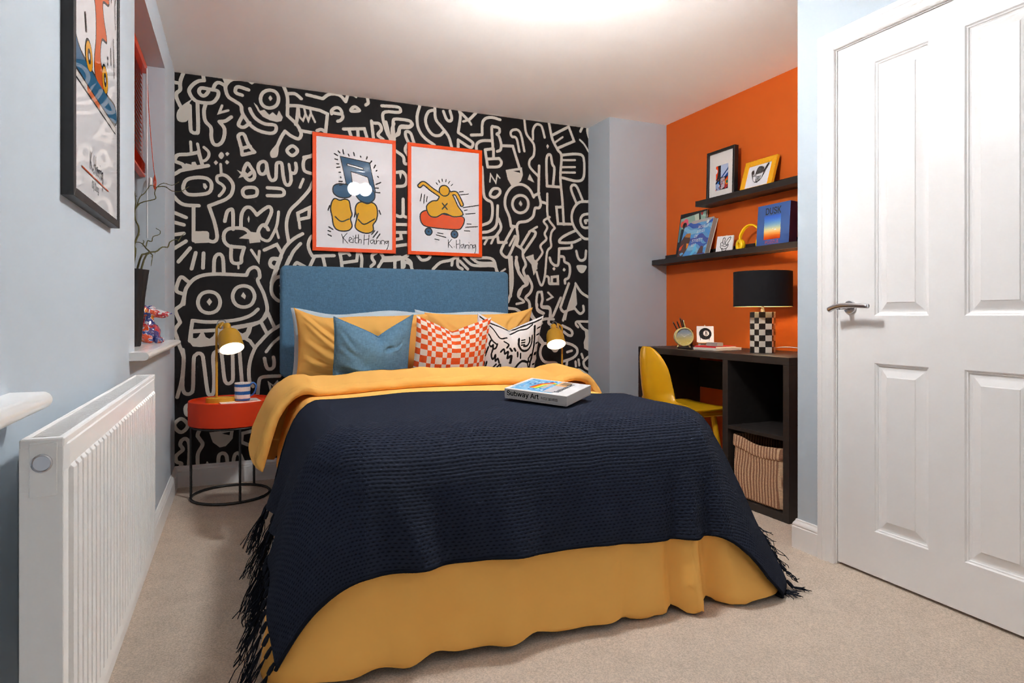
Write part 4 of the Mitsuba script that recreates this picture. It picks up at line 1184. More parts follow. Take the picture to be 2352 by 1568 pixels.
mat('vase_black', lin((20, 20, 22)), rough=.5, spec=.3)
obj('body', move(fluted(), None, VZ), 'vase_black', vz, smooth=40)
mat('twig', lin((84, 82, 52)), rough=.8, spec=.2)
BR = {
    'a': [[(-0.402, 2.900, 1.000), (-0.370, 2.963, 1.191), (-0.354, 2.994, 1.217), (-0.332, 3.006, 1.227), (-0.315, 3.010, 1.231), (-0.297, 3.034, 1.252), (-0.276, 3.034, 1.253), (-0.271, 3.061, 1.277), (-0.251, 3.077, 1.291), (-0.238, 3.073, 1.288), (-0.229, 3.096, 1.310), (-0.216, 3.112, 1.324)],
         [(-0.238, 3.073, 1.288), (-0.240, 3.063, 1.280)]],
    'b': [[(-0.392, 2.900, 1.000), (-0.352, 2.936, 1.189), (-0.335, 2.964, 1.220), (-0.350, 2.981, 1.239), (-0.364, 2.999, 1.257), (-0.380, 3.007, 1.266), (-0.395, 3.004, 1.262)],
         [(-0.351, 2.990, 1.248), (-0.348, 3.013, 1.274), (-0.333, 3.010, 1.271), (-0.330, 3.030, 1.294), (-0.308, 3.039, 1.305), (-0.306, 3.050, 1.321), (-0.322, 3.050, 1.332)],
         [(-0.335, 2.964, 1.220), (-0.324, 2.953, 1.209), (-0.324, 2.930, 1.184), (-0.324, 2.910, 1.163)],
         [(-0.364, 2.999, 1.257), (-0.361, 3.010, 1.270), (-0.366, 3.016, 1.276)]],
    'c': [[(-0.412, 2.900, 1.000), (-0.387, 2.968, 1.213), (-0.396, 2.992, 1.243), (-0.391, 3.016, 1.275), (-0.384, 3.041, 1.307), (-0.388, 3.065, 1.339), (-0.400, 3.084, 1.364), (-0.409, 3.113, 1.403), (-0.402, 3.137, 1.437), (-0.382, 3.149, 1.455), (-0.357, 3.154, 1.464), (-0.334, 3.161, 1.476), (-0.341, 3.181, 1.503), (-0.332, 3.200, 1.535), (-0.308, 3.200, 1.553), (-0.275, 3.200, 1.546), (-0.250, 3.200, 1.561)],
         [(-0.332, 3.200, 1.535), (-0.302, 3.200, 1.538), (-0.274, 3.188, 1.519), (-0.244, 3.186, 1.518), (-0.225, 3.193, 1.530), (-0.207, 3.200, 1.546)],
         [(-0.402, 3.137, 1.437), (-0.395, 3.166, 1.479), (-0.378, 3.181, 1.501), (-0.359, 3.200, 1.539), (-0.335, 3.199, 1.531)],
         [(-0.250, 3.200, 1.561), (-0.246, 3.200, 1.565)]],
    'd': [[(-0.422, 2.900, 1.000), (-0.381, 2.894, 1.207), (-0.387, 2.906, 1.263), (-0.386, 2.920, 1.331), (-0.383, 2.931, 1.389), (-0.381, 2.937, 1.418), (-0.384, 2.943, 1.446), (-0.388, 2.948, 1.469)],
         [(-0.383, 2.931, 1.389), (-0.366, 2.937, 1.416), (-0.357, 2.937, 1.419)]],
}
blab = ['twisted willow branch arching low towards the bed wall', 'bare twisted willow branch with curled side twigs just above the vase', 'tallest twisted willow branch reaching past the blind cord', 'short twisted willow branch close to the window jamb']
for i, (k, paths) in enumerate(BR.items()):
    ms = []
    for j, pth in enumerate(paths):
        c = np.array(spline(np.array(pth), n=3))
        r0 = (.0042, .0024)[j > 0]
        ms.append(tube(c, np.linspace(r0, .0011, len(c)), 6))
        for q in range(4, len(c) - 3, 7):     # buds and spurs
            d = rng.normal(0, 1, 3); d /= np.linalg.norm(d)
            ms.append(tube([c[q], c[q] + d * .009], [.0013, .0005], 4))
    obj('willow_branch', cat(ms), 'twig', None, True, label=blab[i], cat='branch')

dg = thing('dog_figurine', 'small glossy seated dog figurine splashed with orange, red and blue', 'figurine')
def splash(p, n, uv):
    q = (fbm(p.x * 55, p.y * 55, p.z * 55) - .5)
    a, b, r = voronoi(p.x * 46 + p.z * 40 + q * 3, p.y * 46 + p.z * 30 + q * 3)
    c = mix(lin((214, 74, 34)), lin((186, 30, 44)), smoothstep(.25, .3, r))
    c = mix(c, lin((36, 52, 120)), smoothstep(.5, .55, r))
    c = mix(c, lin((226, 222, 226)), smoothstep(.72, .76, r))
    c = mix(c, lin((232, 140, 40)), smoothstep(.88, .9, r))
    return mix(c, lin((225, 222, 228)), smoothstep(.10, .04, b - a))
mat('splashed_glaze', proc(splash), rough=.08, spec=.6, clearcoat=.6, clearcoat_gloss=.95)
def blob(chain, rlen=.006, it=8):
    M = None
    for (a, ra), (b, rb_) in chain:
        s1 = manifold3d.Manifold.sphere(ra, 24).translate(list(a)); s2 = manifold3d.Manifold.sphere(rb_, 24).translate(list(b))
        h_ = manifold3d.Manifold.batch_hull([s1, s2])
        M = h_ if M is None else M + h_
    t = tm(M.refine_to_length(rlen)); t.merge_vertices()
    trimesh.smoothing.filter_taubin(t, iterations=it); return t
DG = np.array([-.375, 3.225, ZS])
def dgm(chain): return move(blob(chain), None, DG)
obj('body', dgm([(((0, 0, .045), .044), ((.012, 0, .05), .042)), (((0, 0, .06), .036), ((.006, 0, .10), .021)), (((.006, 0, .10), .021), ((.008, 0, .125), .020)), (((.008, 0, .14), .029), ((.012, 0, .142), .027)), (((.02, 0, .137), .021), ((.062, 0, .128), .017)), (((.062, 0, .128), .0165), ((.074, 0, .129), .014))]), 'splashed_glaze', dg, smooth=True)
for sy in (-1, 1):
    obj('ear', dgm([(((-.004, sy * .02, .158), .012), ((-.012, sy * .03, .138), .013))]), 'splashed_glaze', dg, smooth=True)
    obj('front_leg', dgm([(((.03, sy * .022, .07), .014), ((.04, sy * .022, .018), .013)), (((.04, sy * .022, .013), .0125), ((.054, sy * .022, .0125), .012))]), 'splashed_glaze', dg, smooth=True)
    obj('haunch', dgm([(((-.006, sy * .034, .036), .028), ((.014, sy * .036, .016), .0155))]), 'splashed_glaze', dg, smooth=True)
obj('nose', dgm([(((.088, 0, .131), .006), ((.094, 0, .131), .005))]), 'splashed_glaze', dg, smooth=True)
obj('tail', dgm([(((-.04, 0, .03), .010), ((-.058, 0, .05), .007))]), 'splashed_glaze', dg, smooth=True)

# ------------------------------------------------------------------ round bedside tables
def bedside(c, label):
    k = thing('bedside_table', label, 'bedside table', None)
    c = np.asarray(c, float)
    obj('tray', lathe([(0, .390), (.200, .390), (.206, .393), (.207, .397), (.207, .512), (.2055, .516), (.2025, .5165), (.200, .514), (.1995, .507), (.19, .504), (0, .504)], 96, c), 'tray_orange', k, smooth=35, label='round orange metal tray top')
    obj('upper_ring', lathe([(.194 + .006 * math.cos(a), .384 + .006 * math.sin(a)) for a in np.linspace(0, 2 * np.pi, 11)], 72, c), 'black_metal', k, smooth=True)
    obj('floor_ring', lathe([(.194 + .007 * math.cos(a), .008 + .007 * math.sin(a)) for a in np.linspace(0, 2 * np.pi, 11)], 72, c), 'black_metal', k, smooth=True)
    for ang in (175, 283, 53):
        a = math.radians(ang)
        q = c + np.array([math.cos(a) * .194, math.sin(a) * .194, 0])
        obj('leg', tube([q + [0, 0, .008], q + [0, 0, .386]], .0065, 10), 'black_metal', k, smooth=40)
    return k
TL, TR = np.array([-.038, 3.705, 0]), np.array([1.985, 3.72, 0])
bedside(TL, 'round orange tray table on black wire legs left of the bed')
bedside(TR, 'round orange tray table hidden behind the right side of the bed')

def reading_lamp(base, pole, mouth, axis, bend, label):
    k = thing('bedside_lamp', label, 'lamp')
    base, pole, mouth, axis = (np.asarray(a, float) for a in (base, pole, mouth, axis))
    axis = axis / np.linalg.norm(axis)
    R = align(axis)                      # z of the shade runs out of its mouth
    oval = affinity.scale(Point(0, 0).buffer(1, quad_segs=12), .080, .052)
    m = extr(oval, .022); m2 = extr(affinity.scale(oval, .97, .95), .025)
    obj('base', move(cat([m, m2]), None, base), 'lamp_mustard', k, smooth=30)
    top = mouth - axis * .155
    side = np.array([bend, 0, 0]) * .040
    pth = spline([pole, pole + [0, 0, .2], [pole[0], pole[1], top[2] - .05], [pole[0] - bend * .004, pole[1], top[2] - .015], [pole[0] - bend * .03, (pole[1] * .5 + top[1] * .5), top[2] + .004], top + side * .9 + axis * .028], n=6)
    obj('pole', tube(pth, .0062, 12), 'lamp_mustard', k, smooth=True)
    prof = [(.0, .004), (.0165, .004), (.019, .008), (.0195, .034), (.021, .038), (.032, .044), (.046, .056), (.0545, .076), (.058, .100), (.0580, .112), (.0575, .114), (.0585, .117), (.0580, .120), (.0590, .124), (.0605, .140), (.0615, .155)]
    inn = [(.0600, .155), (.0570, .125), (.052, .086), (.042, .066), (.028, .049), (.012, .044), (0, .043)]
    obj('shade', move(lathe(prof + inn[:1], 56), R, top), 'lamp_mustard', k, smooth=35)
    obj('shade_lining', move(lathe(inn, 56), R, top), 'lamp_lining', k, smooth=True, label='white inside of the shade')
    b = trimesh.creation.icosphere(3, .026); b.apply_translation([0, 0, .112])
    obj('bulb', move(b, R, top), 'opal', k, smooth=True, emitter={'type': 'area', 'radiance': rgb(np.array([1.0, .80, .55]) * BULB)})
    for s_ in (-1, 1):
        obj('knuckle', move(lathe([(0, 0), (.007, 0), (.007, .007), (.0055, .009), (0, .009)], 18), align((s_, 0, 0)), top + axis * .022 + np.array([s_ * .0185, 0, 0])), 'chrome', k, smooth=40)
    cab = spline([top + axis * .006, top - axis * .022 + np.array([bend * .006, .008, 0]), top - axis * .018 + np.array([bend * .035, .018, 0]), top + np.array([bend * .047, .02, -.012]), np.array([pole[0], pole[1] + .006, top[2] - .03])], n=6)
    obj('cable', tube(cab, .0026, 8), 'grey_plastic', k, smooth=True)
mat('lamp_lining', (235, 230, 220), rough=.7, spec=.2)
reading_lamp((-.080, 3.69, .504), (-.108, 3.69, .52), (-.033, 3.60, .791), (.18, -.53, -.83), -1, 'mustard metal reading lamp lit on the left bedside table')
reading_lamp((TR[0] - .01, 3.70, .504), (1.962, 3.70, .52), (1.878, 3.62, .778), (-.14, -.56, -.81), 1, 'mustard metal reading lamp lit right of the bed')

mg = thing('mug', 'white mug with blue hoops on the left bedside table', 'mug')
mat('mug_glaze', proc(lambda p, n, uv: mix(lin((236, 228, 222)), lin((30, 88, 158)), (lambda t: smoothstep(.46, .49, dr.abs(t - dr.floor(t) - .5)))(0. * p.z) * 0. + dr.select(((p.z > .510) & (p.z < .523)) | ((p.z > .544) & (p.z < .562)) | ((p.z > .585) & (p.z < .600)), 1., 0.))), rough=.15, spec=.6)
mat('mug_white', lin((236, 226, 218)), rough=.15, spec=.6)
mat('mug_blue', lin((30, 88, 158)), rough=.15, spec=.6)
MC = np.array([.018, 3.665, .5115])
obj('body', lathe([(0, 0), (.036, 0), (.0375, .002), (.0385, .01), (.0395, .09), (.0390, .0945), (.0375, .094), (.0365, .088), (.036, .012), (0, .008)], 56, MC), 'mug_glaze', mg, smooth=35)
hd = spline([MC + [.037, -.004, .082], MC + [.052, -.006, .092], MC + [.066, -.008, .080], MC + [.066, -.008, .058], MC + [.055, -.007, .034], MC + [.038, -.004, .022]], n=6)
obj('handle', tube(hd, np.r_[np.linspace(.0052, .0044, len(hd))], 10), 'mug_blue', mg, smooth=True, label='blue handle')
# magazine under the mug
def card(name, label, cat_, o, ex, ey, w, d, t, layers, m_edge, m='print_matte'):
    k = thing(name, label, cat_)
    ex, ey = np.asarray(ex, float), np.asarray(ey, float)
    nrm = np.cross(ex, ey)
    R = np.stack([ex, ey, nrm], 1)
    obj('pages', move(bx(0, w, 0, d, 0, t, .0006), R, o), m_edge, k)
    art('cover', k, layers, np.asarray(o) + nrm * (t + .0002), ex, ey, m, clip=sbox(0, 0, w, d))
    return k
mat('paper', lin((228, 222, 214)), rough=.8, spec=.1)
e1 = np.array([math.cos(.16), math.sin(.16), 0]); e2 = np.array([-math.sin(.16), math.cos(.16), 0])
card('booklet', 'small printed booklet under the striped mug', 'booklet', np.array([-.085, 3.585, .5045]), e1, e2, .20, .15, .005, [(sbox(0, 0, .2, .15), (226, 214, 206)), (sbox(.075, .02, .13, .06), (232, 120, 70)), (sbox(.11, .01, .18, .03), (216, 90, 60)), (sbox(.03, .012, .07, .018), (60, 60, 62))], 'paper')

# potted plant on the right table
pk_ = thing('potted_plant', 'small spiky green plant beside the right bedside lamp', 'plant')
PC = np.array([1.815, 3.62, .5045])
mat('pot_white', lin((220, 216, 210)), rough=.3)
mat('leaf_green', lin((88, 112, 62)), rough=.5, spec=.3)
obj('pot', lathe([(0, 0), (.032, 0), (.042, .075), (.039, .075), (.034, .06), (0, .06)], 32, PC), 'pot_white', pk_, smooth=40)
for q in range(26):
    a, b = q * 2.4, .25 + .75 * ((q * 7) % 26) / 26
    d = np.array([math.cos(a) * math.sin(b), math.sin(a) * math.sin(b), math.cos(b)])
    p0 = PC + [0, 0, .06] + d * .006
    L_ = .075 + .02 * ((q * 5) % 7) / 7
    obj('leaf', tube([p0, p0 + d * L_ * .5, p0 + d * L_ - [0, 0, .004]], [.0042, .0036, .0006], 5), 'leaf_green', pk_, smooth=True)
# ------------------------------------------------------------------ desk in the alcove
DX, DXB, Y0, Y1, ZD = 2.329, 2.79, 2.165, 3.362, .768
dsk = thing('desk', 'black brown desk with two open shelves on its right in the orange alcove', 'desk')
obj('desktop', bx(DX, DXB, Y0, Y1, ZD - .036, ZD, .0012), 'black_wood', dsk)
obj('side_panel', bx(DX, DXB, Y1 - .036, Y1, 0, ZD - .036, .0012), 'black_wood', dsk)
obj('side_panel', bx(DX, DXB, Y0, Y0 + .036, 0, ZD - .036, .0012), 'black_wood', dsk)
obj('divider', bx(DX, DXB, 2.563, 2.602, 0, ZD - .036, .0012), 'black_wood', dsk)
obj('shelf', bx(DX + .002, DXB, Y0 + .036, 2.563, .378, .396, .001), 'black_wood', dsk)
obj('bottom_panel', bx(DX, DXB, Y0 + .036, 2.563, 0, .038, .0012), 'black_wood', dsk)
obj('back_panel', bx(DXB - .006, DXB, Y0 + .03, 2.58, .03, ZD - .03, 0), 'black_wood', dsk)
obj('back_rail', bx(DXB - .018, DXB, 2.602, Y1 - .036, .50, .675, .001), 'black_wood', dsk)

# basket in the lower shelf
bkx = thing('storage_basket', 'striped woven fabric basket with a folded rim in the lower desk shelf', 'basket')
def stripes(p, n, uv):
    t = p.y / .0185 + p.x / .0185 + .15 * dr.sin(p.z * 30)
    s_ = smoothstep(.42, .56, dr.abs(t - dr.floor(t) - .5) * 2)
    wv = .78 + .3 * cell_rand(p.z / .0035, dr.floor((p.y + p.x) / .0035), 1.)
    return mix(lin((216, 182, 148)), lin((150, 108, 84)), s_) * wv
mat('basket_cloth', proc(stripes), rough=.95, spec=.05,
    bump=proc(lambda p, n, uv: cell_rand(p.z / .004, dr.floor((p.y + p.x) / .004), 2.) * .6 + noise(p.x * 200, p.y * 200, p.z * 200), eps=1e-3), bscale=.003)
def basket():
    n_ = 96
    base = np.array(rrect(DX + .012, DX + .38, Y0 + .047, 2.552, .04, 8).exterior.coords)[:-1]
    ln = LineString(np.vstack([base, base[:1]]))
    base = np.array([ln.interpolate(t, normalized=True).coords[0] for t in np.arange(n_) / n_])
    c = base.mean(0)
    rows = []
    for f, z, o in ((.0, .041, 0), (.96, .041, 0), (1, .05, 0), (1.0, .12, 1), (1.0, .20, 1), (.995, .275, .6), (1., .281, 0), (1.025, .284, 0), (1.032, .292, 0), (1.03, .315, .5), (1.025, .336, .6), (1.012, .342, .6), (.995, .336, .6), (.985, .28, .5), (.975, .10, 0)):
        p = c + (base - c) * f
        th = np.arange(n_) / n_ * 2 * np.pi
        dz = (.012 * np.sin(th * 2 + 1.2) + .005 * np.sin(th * 5)) * (z > .27)
        w = (meshkit.noise(np.stack([np.cos(th) * 2.2, np.sin(th) * 2.2, np.full(n_, z * 12)], -1), 3) - .5) * .022 * o
        nr = (p - c) / (np.linalg.norm(p - c, axis=1, keepdims=True) + 1e-9)
        p = p + nr * np.minimum(w, .004)[:, None]
        rows.append(np.concatenate([p, (z + dz)[:, None]], 1))
    return np.array(rows)
Bk = basket()
m = grid(Bk[:7], closed_v=True); m.fix_normals()
obj('body', m, 'basket_cloth', bkx, smooth=45)
m = grid(Bk[6:], closed_v=True)
obj('folded_rim', m, 'basket_cloth', bkx, smooth=45)

# ------------------------------------------------------------------ chair pushed into the knee space
chk = thing('chair', 'mustard yellow moulded chair pushed under the desk', 'chair')
CY = 3.06
def shell():
    """seat and back of one bent sheet: centre line (x, z, half width)"""
    line = np.array(spline([(2.205, .782), (2.200, .70), (2.206, .60), (2.222, .49), (2.246, .437), (2.30, .420), (2.40, .417), (2.50, .420), (2.62, .426), (2.655, .420)], n=8))
    s = np.r_[0, np.cumsum(np.hypot(*np.diff(line, axis=0).T))]; s /= s[-1]
    hw = np.interp(s, [0, .012, .03, .06, .10, .16, .22, .30, .38, .45, .55, .75, .93, .97, 1], [.03, .052, .073, .094, .112, .128, .136, .141, .146, .158, .195, .222, .215, .195, .13])
    nz = np.gradient(line, axis=0); nz /= np.linalg.norm(nz, axis=1, keepdims=True)
    nrm = np.stack([-nz[:, 1], nz[:, 0]], -1)          # towards the sitter / up
    k = 17
    a = np.linspace(-1, 1, k)
    curve = hw ** 2 * np.interp(s, [0, .36, .47, .62, 1], [3.6, 3.6, 1.8, .25, .15])
    rows = []
    th = .011
    cyy = np.interp(s, [0, .36, .55, 1], [3.098, 3.098, 3.065, 3.06])
    for (x, z), h_, n2, c, CY in zip(line, hw, nrm, curve, cyy):
        up = np.stack([x + n2[0] * c * a ** 2, CY + h_ * a, z + n2[1] * c * a ** 2], -1)
        dn = up[::-1] - np.array([n2[0], 0, n2[1]]) * th
        rows.append(np.vstack([up, dn]))
    R = np.array(rows)
    m = grid(R, closed_v=True)
    caps = []
    for q in (R[0], R[-1]):
        f = [(i, i + 1, 2 * k - 2 - i) for i in range(k - 1)] + [(i, 2 * k - 2 - i, 2 * k - 1 - i) for i in range(k - 1)]
        caps.append(trimesh.Trimesh(q, f, process=False))
    m = cat([m] + caps); m.merge_vertices(); m.fix_normals(); return m, s
sm, _ = shell()
obj('shell', sm, 'chair_yellow', chk, smooth=40, label='bent seat and back in one yellow sheet')
obj('seat_frame', bx(2.29, 2.60, CY - .17, CY + .17, .378, .408, .006), 'chair_yellow', chk)
for sx, sy in ((0, -1), (0, 1), (1, -1), (1, 1)):
    x0, x1 = (2.31, 2.255) if sx == 0 else (2.535, 2.585)
    obj('leg', hull(np.vstack([np.array(Point(0, 0).buffer(r, quad_segs=4).exterior.coords) @ np.eye(2, 3) + np.array([x, CY + sy * w, z]) for x, w, z, r in ((x0, .15, .39, .018), (x1, .19, 0, .011))])), 'chair_yellow', chk, smooth=30)

# ------------------------------------------------------------------ desk lamp: six sided base of black and white tiles
lk = thing('table_lamp', 'table lamp with black drum shade and checked black and white base', 'lamp')
LX, LY = 2.55, 2.545
mat('tile_black', lin((24, 24, 25)), rough=.15, spec=.6)
mat('tile_white', lin((222, 212, 198)), rough=.15, spec=.6)
mat('shade_black', lin((20, 20, 23)), rough=.8, spec=.15, sheen=.5)
mat('shade_inner', lin((200, 170, 120)), rough=.8)
RH, HB = .0655, .215
core = np.array([[math.cos(math.radians(60 * k)) * (RH - .003), math.sin(math.radians(60 * k)) * (RH - .003)] for k in range(6)])
dirv = np.array([-LX, -LY]) / math.hypot(LX, LY)
phi0 = math.degrees(math.atan2(dirv[1], dirv[0])) + 14            # the face turned most to the room
Rz = rot([0, 0, 1], phi0 - 30)[:2, :2]
obj('base_core', move(extr(Polygon(core @ Rz.T), HB - .004), None, (LX, LY, ZD + .001)), 'tile_white', lk)
tm_ = bx(0, .0028, -RH / 4 + .0004, RH / 4 - .0004, -HB / 14 + .0004, HB / 14 - .0004, .0008)
tb, tw = ply(tm_, 'tile_black'), ply(tm_, 'tile_white')
for fce in range(6):
    ang = phi0 + 60 * fce
    for c in range(2):
        for r in range(7):
            M = T().translate([LX, LY, ZD + HB / 14 * (2 * r + 1)]).rotate([0, 0, 1], ang).translate([(RH - .003) * math.cos(math.pi / 6), (c - .5) * RH / 2, 0])
            obj('tile', {**((tb, tw)[(c + r + fce * 0) % 2]), 'to_world': M}, None, lk)
obj('stem', lathe([(0, HB), (.011, HB), (.011, HB + .012), (.0075, HB + .014), (.0075, HB + .05), (0, HB + .05)], 20, (LX, LY, ZD)), 'grey_plastic', lk, smooth=40)
zs0, zs1 = .2425, .427
obj('shade', lathe([(.1465, zs0), (.1475, zs0), (.1475, zs1), (.1465, zs1)], 72, (LX, LY, ZD)), 'shade_black', lk, smooth=40, label='black drum shade')
mm_ = lathe([(.146, zs0), (.146, zs1)], 72, (LX, LY, ZD)); mm_.invert()
obj('shade_lining', mm_, 'shade_inner', lk, smooth=True)
obj('spider', cat([tube([(LX, LY, ZD + zs0 + .01), (LX + .146 * math.cos(a), LY + .146 * math.sin(a), ZD + zs0 + .006)], .0015, 5) for a in (0.3, 2.4, 4.5)]), 'steel', lk)
bb = trimesh.creation.icosphere(3, .028); bb.apply_translation([LX, LY, ZD + .31])
obj('bulb', bb, 'opal', lk, smooth=True, emitter={'type': 'area', 'radiance': rgb(np.array([1.0, .78, .5]) * DESKBULB)})
obj('holder', lathe([(0, HB + .045), (.016, HB + .05), (.016, .285), (0, .285)], 20, (LX, LY, ZD)), 'gloss_white', lk, smooth=40)
cab = spline([(LX + .05, LY - .02, ZD + .022), (LX + .08, LY - .07, ZD + .030), (LX + .12, LY - .13, ZD + .026), (LX + .17, LY - .19, ZD + .006), (DXB - .005, LY - .24, ZD + .002), (DXB + .006, LY - .26, ZD - .03)], n=6)
obj('cable', tube(cab, .0022, 6), 'gloss_white', lk, smooth=True)

# ------------------------------------------------------------------ clock, pencils, notebooks, small canvas on the desk
cl = thing('alarm_clock', 'round pale yellow alarm clock on two short feet on the desk', 'clock')
mat('clock_body', lin((226, 208, 138)), rough=.35)
mat('clock_hand', lin((244, 240, 232)), rough=.5)
def dial(p, n, uv):
    return mix(lin((216, 196, 112)), lin((140, 158, 172)), smoothstep(ZD + .035, ZD + .10, p.z))
mat('clock_dial', proc(dial), rough=.4)
CC = np.array([2.505, 3.13, ZD + .0665])
aim = np.array([-CC[0], -CC[1], .05]) / 4 + .27 * np.array([.918, -.397, 0]); aim /= np.linalg.norm(aim)
cx_ = np.cross([0, 0, 1], aim); cx_ /= np.linalg.norm(cx_)
RC = np.stack([cx_, np.cross(aim, cx_), aim], 1)
obj('case', move(lathe([(0, -.05), (.050, -.05), (.054, -.046), (.0565, -.004), (.0575, 0), (.0575, .003), (.0555, .005), (.0515, .005), (.0508, -.006), (0, -.006)], 64), RC, CC), 'clock_body', cl, smooth=35)
obj('dial', move(lathe([(.0505, -.0055), (0, -.0055)], 64), RC, CC), 'clock_dial', cl)
def hand(ang, L_, w_):
    g = LineString([(0, -.004), (0, L_)]).buffer(w_, quad_segs=4)
    return move(extr(g, .0008), RC @ rot([0, 0, 1], -ang), CC + aim * -.003)
obj('hour_hand', hand(-52, .026, .0012), 'clock_hand', cl)
obj('minute_hand', hand(62, .036, .0011), 'clock_hand', cl)
obj('second_hand', hand(258, .038, .0005), 'clock_body', cl)
for k in range(12):
    a = math.radians(30 * k)
    obj('hour_mark', move(bx(-.0013, .0013, -.003, .003, 0, .0006, .0002), RC @ rot([0, 0, 1], -30 * k), CC + RC @ np.array([math.sin(a) * .044, math.cos(a) * .044, -.0054])), 'clock_hand', cl)
for s_ in (-1, 1):
    p1 = CC + RC @ np.array([s_ * .026, -.047, -.02]); p2 = CC + RC @ np.array([s_ * .040, -.064, -.012]); p2[2] = ZD + .002
    obj('foot', tube([p1, p2], [.0055, .0045], 12), 'clock_body', cl, smooth=40)

pc = thing('pencil_pot', 'dark pencil pot behind the round clock', 'pencil pot')
PP = np.array([2.68, 3.32, ZD])
obj('pot', lathe([(0, 0), (.034, 0), (.035, .003), (.035, .10), (.0335, .10), (.0335, .006), (0, .006)], 36, PP), 'black_paint', pc, smooth=40)
plab = ['black pencil leaning leftmost in the pot behind the clock', 'black pencil second from the left behind the clock', 'black pencil just left of the cream pencil behind the clock', 'black pencil hidden behind the cream pencil', 'cream pencil leaning right in the pot behind the clock']
for k, (dx, dy, hgt) in enumerate([(-.045, .036, .150), (-.03, .024, .154), (-.016, .02, .176), (-.008, .014, .168), (-.004, .004, .160)]):
    p0 = PP + np.array([.006 * (k - 2), -.004 * (k - 2), .008]); p1 = PP + np.array([dx * 1.5 - .02, dy * .8, hgt])
    kk = thing('pencil', plab[k], 'pencil')
    d_ = (p1 - p0) / np.linalg.norm(p1 - p0)
    obj('shaft', tube([p0, p1], .0038, 6), 'black_paint' if k < 4 else 'clock_body', kk)
    obj('cap', tube([p1, p1 + d_ * .006], .0036, 6), 'steel' if k < 4 else 'clock_hand', kk)

# stack: cream sketchbook, red notebook; black pen case beside them
q0 = np.array([2.388, 2.905, ZD]); ea_ = np.array([.14, -.99, 0]); ea_ /= np.linalg.norm(ea_); eb_ = np.array([-ea_[1], ea_[0], 0])
def block(name, label, cat_, o, w, d, h_, m, part=None):
    return obj(name, move(bx(0, w, 0, d, 0, h_, .001), np.stack([ea_, eb_, [0, 0, 1]], 1), o), m, None, label=label, cat=cat_)
mat('book_cream', lin((212, 202, 188)), rough=.7)
mat('book_red', lin((176, 26, 34)), rough=.5)
mat('box_grey', lin((150, 148, 142)), rough=.5)
sk_ = thing('sketchbook', 'cream sketchbook with a black spiral edge at the front of the desk', 'sketchbook')
obj('pages', move(bx(0, .165, 0, .21, .001, .014, .001), np.stack([ea_, eb_, [0, 0, 1]], 1), q0), 'book_cream', sk_)
obj('cover', move(bx(-.001, .166, -.001, .211, .014, .0155, .0004), np.stack([ea_, eb_, [0, 0, 1]], 1), q0), 'book_cream', sk_)
nb = thing('notebook', 'red notebook lying on the cream sketchbook', 'notebook')
obj('pages', move(bx(.002, .150, .002, .17, 0, .0068, .0004), np.stack([ea_, eb_, [0, 0, 1]], 1), q0 + eb_ * .012 + np.array([0, 0, .0158])), 'book_cream', nb)
obj('cover', move(bx(0, .152, 0, .17, .0068, .0085, .0004), np.stack([ea_, eb_, [0, 0, 1]], 1), q0 + eb_ * .012 + np.array([0, 0, .0158])), 'book_red', nb)
obj('cover', move(bx(0, .152, 0, .0015, 0, .0085, .0003), np.stack([ea_, eb_, [0, 0, 1]], 1), q0 + eb_ * .011 + np.array([0, 0, .0158])), 'book_red', nb)
dl = ea_ * .8 + eb_ * -.3
for k, lab in enumerate(('black pen with silver clip lying left of the cream sketchbook', 'slim black pen behind the silver clipped pen')):
    a = q0 + np.array([.028, .172, .0048]) + eb_ * .011 * k; b = a + np.array([-.018 + .02 * k, -.150, 0])
    pk2 = thing('pen', lab, 'pen')
    obj('barrel', tube([a, a + (b - a) * .97, b], [.0046, .0046, .002], 10), 'ink_black', pk2, smooth=40)
    obj('clip', move(bx(-.001, .001, -.02, .02, 0, .0012, .0003), rot([0, 0, 1], 6), a * .75 + b * .25 + [0, 0, .0046]), 'steel', pk2)
gb = thing('paperweight_box', 'small clear grey box on the red notebook', 'box')
obj('body', move(bx(0, .078, 0, .05, 0, .020, .0015), np.stack([ea_, eb_, [0, 0, 1]], 1), q0 + ea_ * .068 + eb_ * .030 + np.array([0, 0, .0243])), 'box_grey', gb)
obj('lid_edge', move(bx(-.0006, .0786, -.0006, .0506, .016, .0182, .0006), np.stack([ea_, eb_, [0, 0, 1]], 1), q0 + ea_ * .068 + eb_ * .030 + np.array([0, 0, .0243])), 'steel', gb)
gb2 = thing('tape_dispenser', 'small rounded grey box behind the clock and the notebooks', 'box')
obj('body', move(rb(0, .045, 0, .04, 0, .030, .008, 4), np.stack([ea_, eb_, [0, 0, 1]], 1), np.array([2.56, 3.055, ZD])), 'box_grey', gb2, smooth=40)
gb3 = thing('card_box', 'plain pale box standing behind the eight ball canvas', 'box')
obj('body', move(bx(0, .075, 0, .03, 0, .10, .001), np.stack([ea_, eb_, [0, 0, 1]], 1), np.array([2.66, 3.19, ZD])), 'paper', gb3)

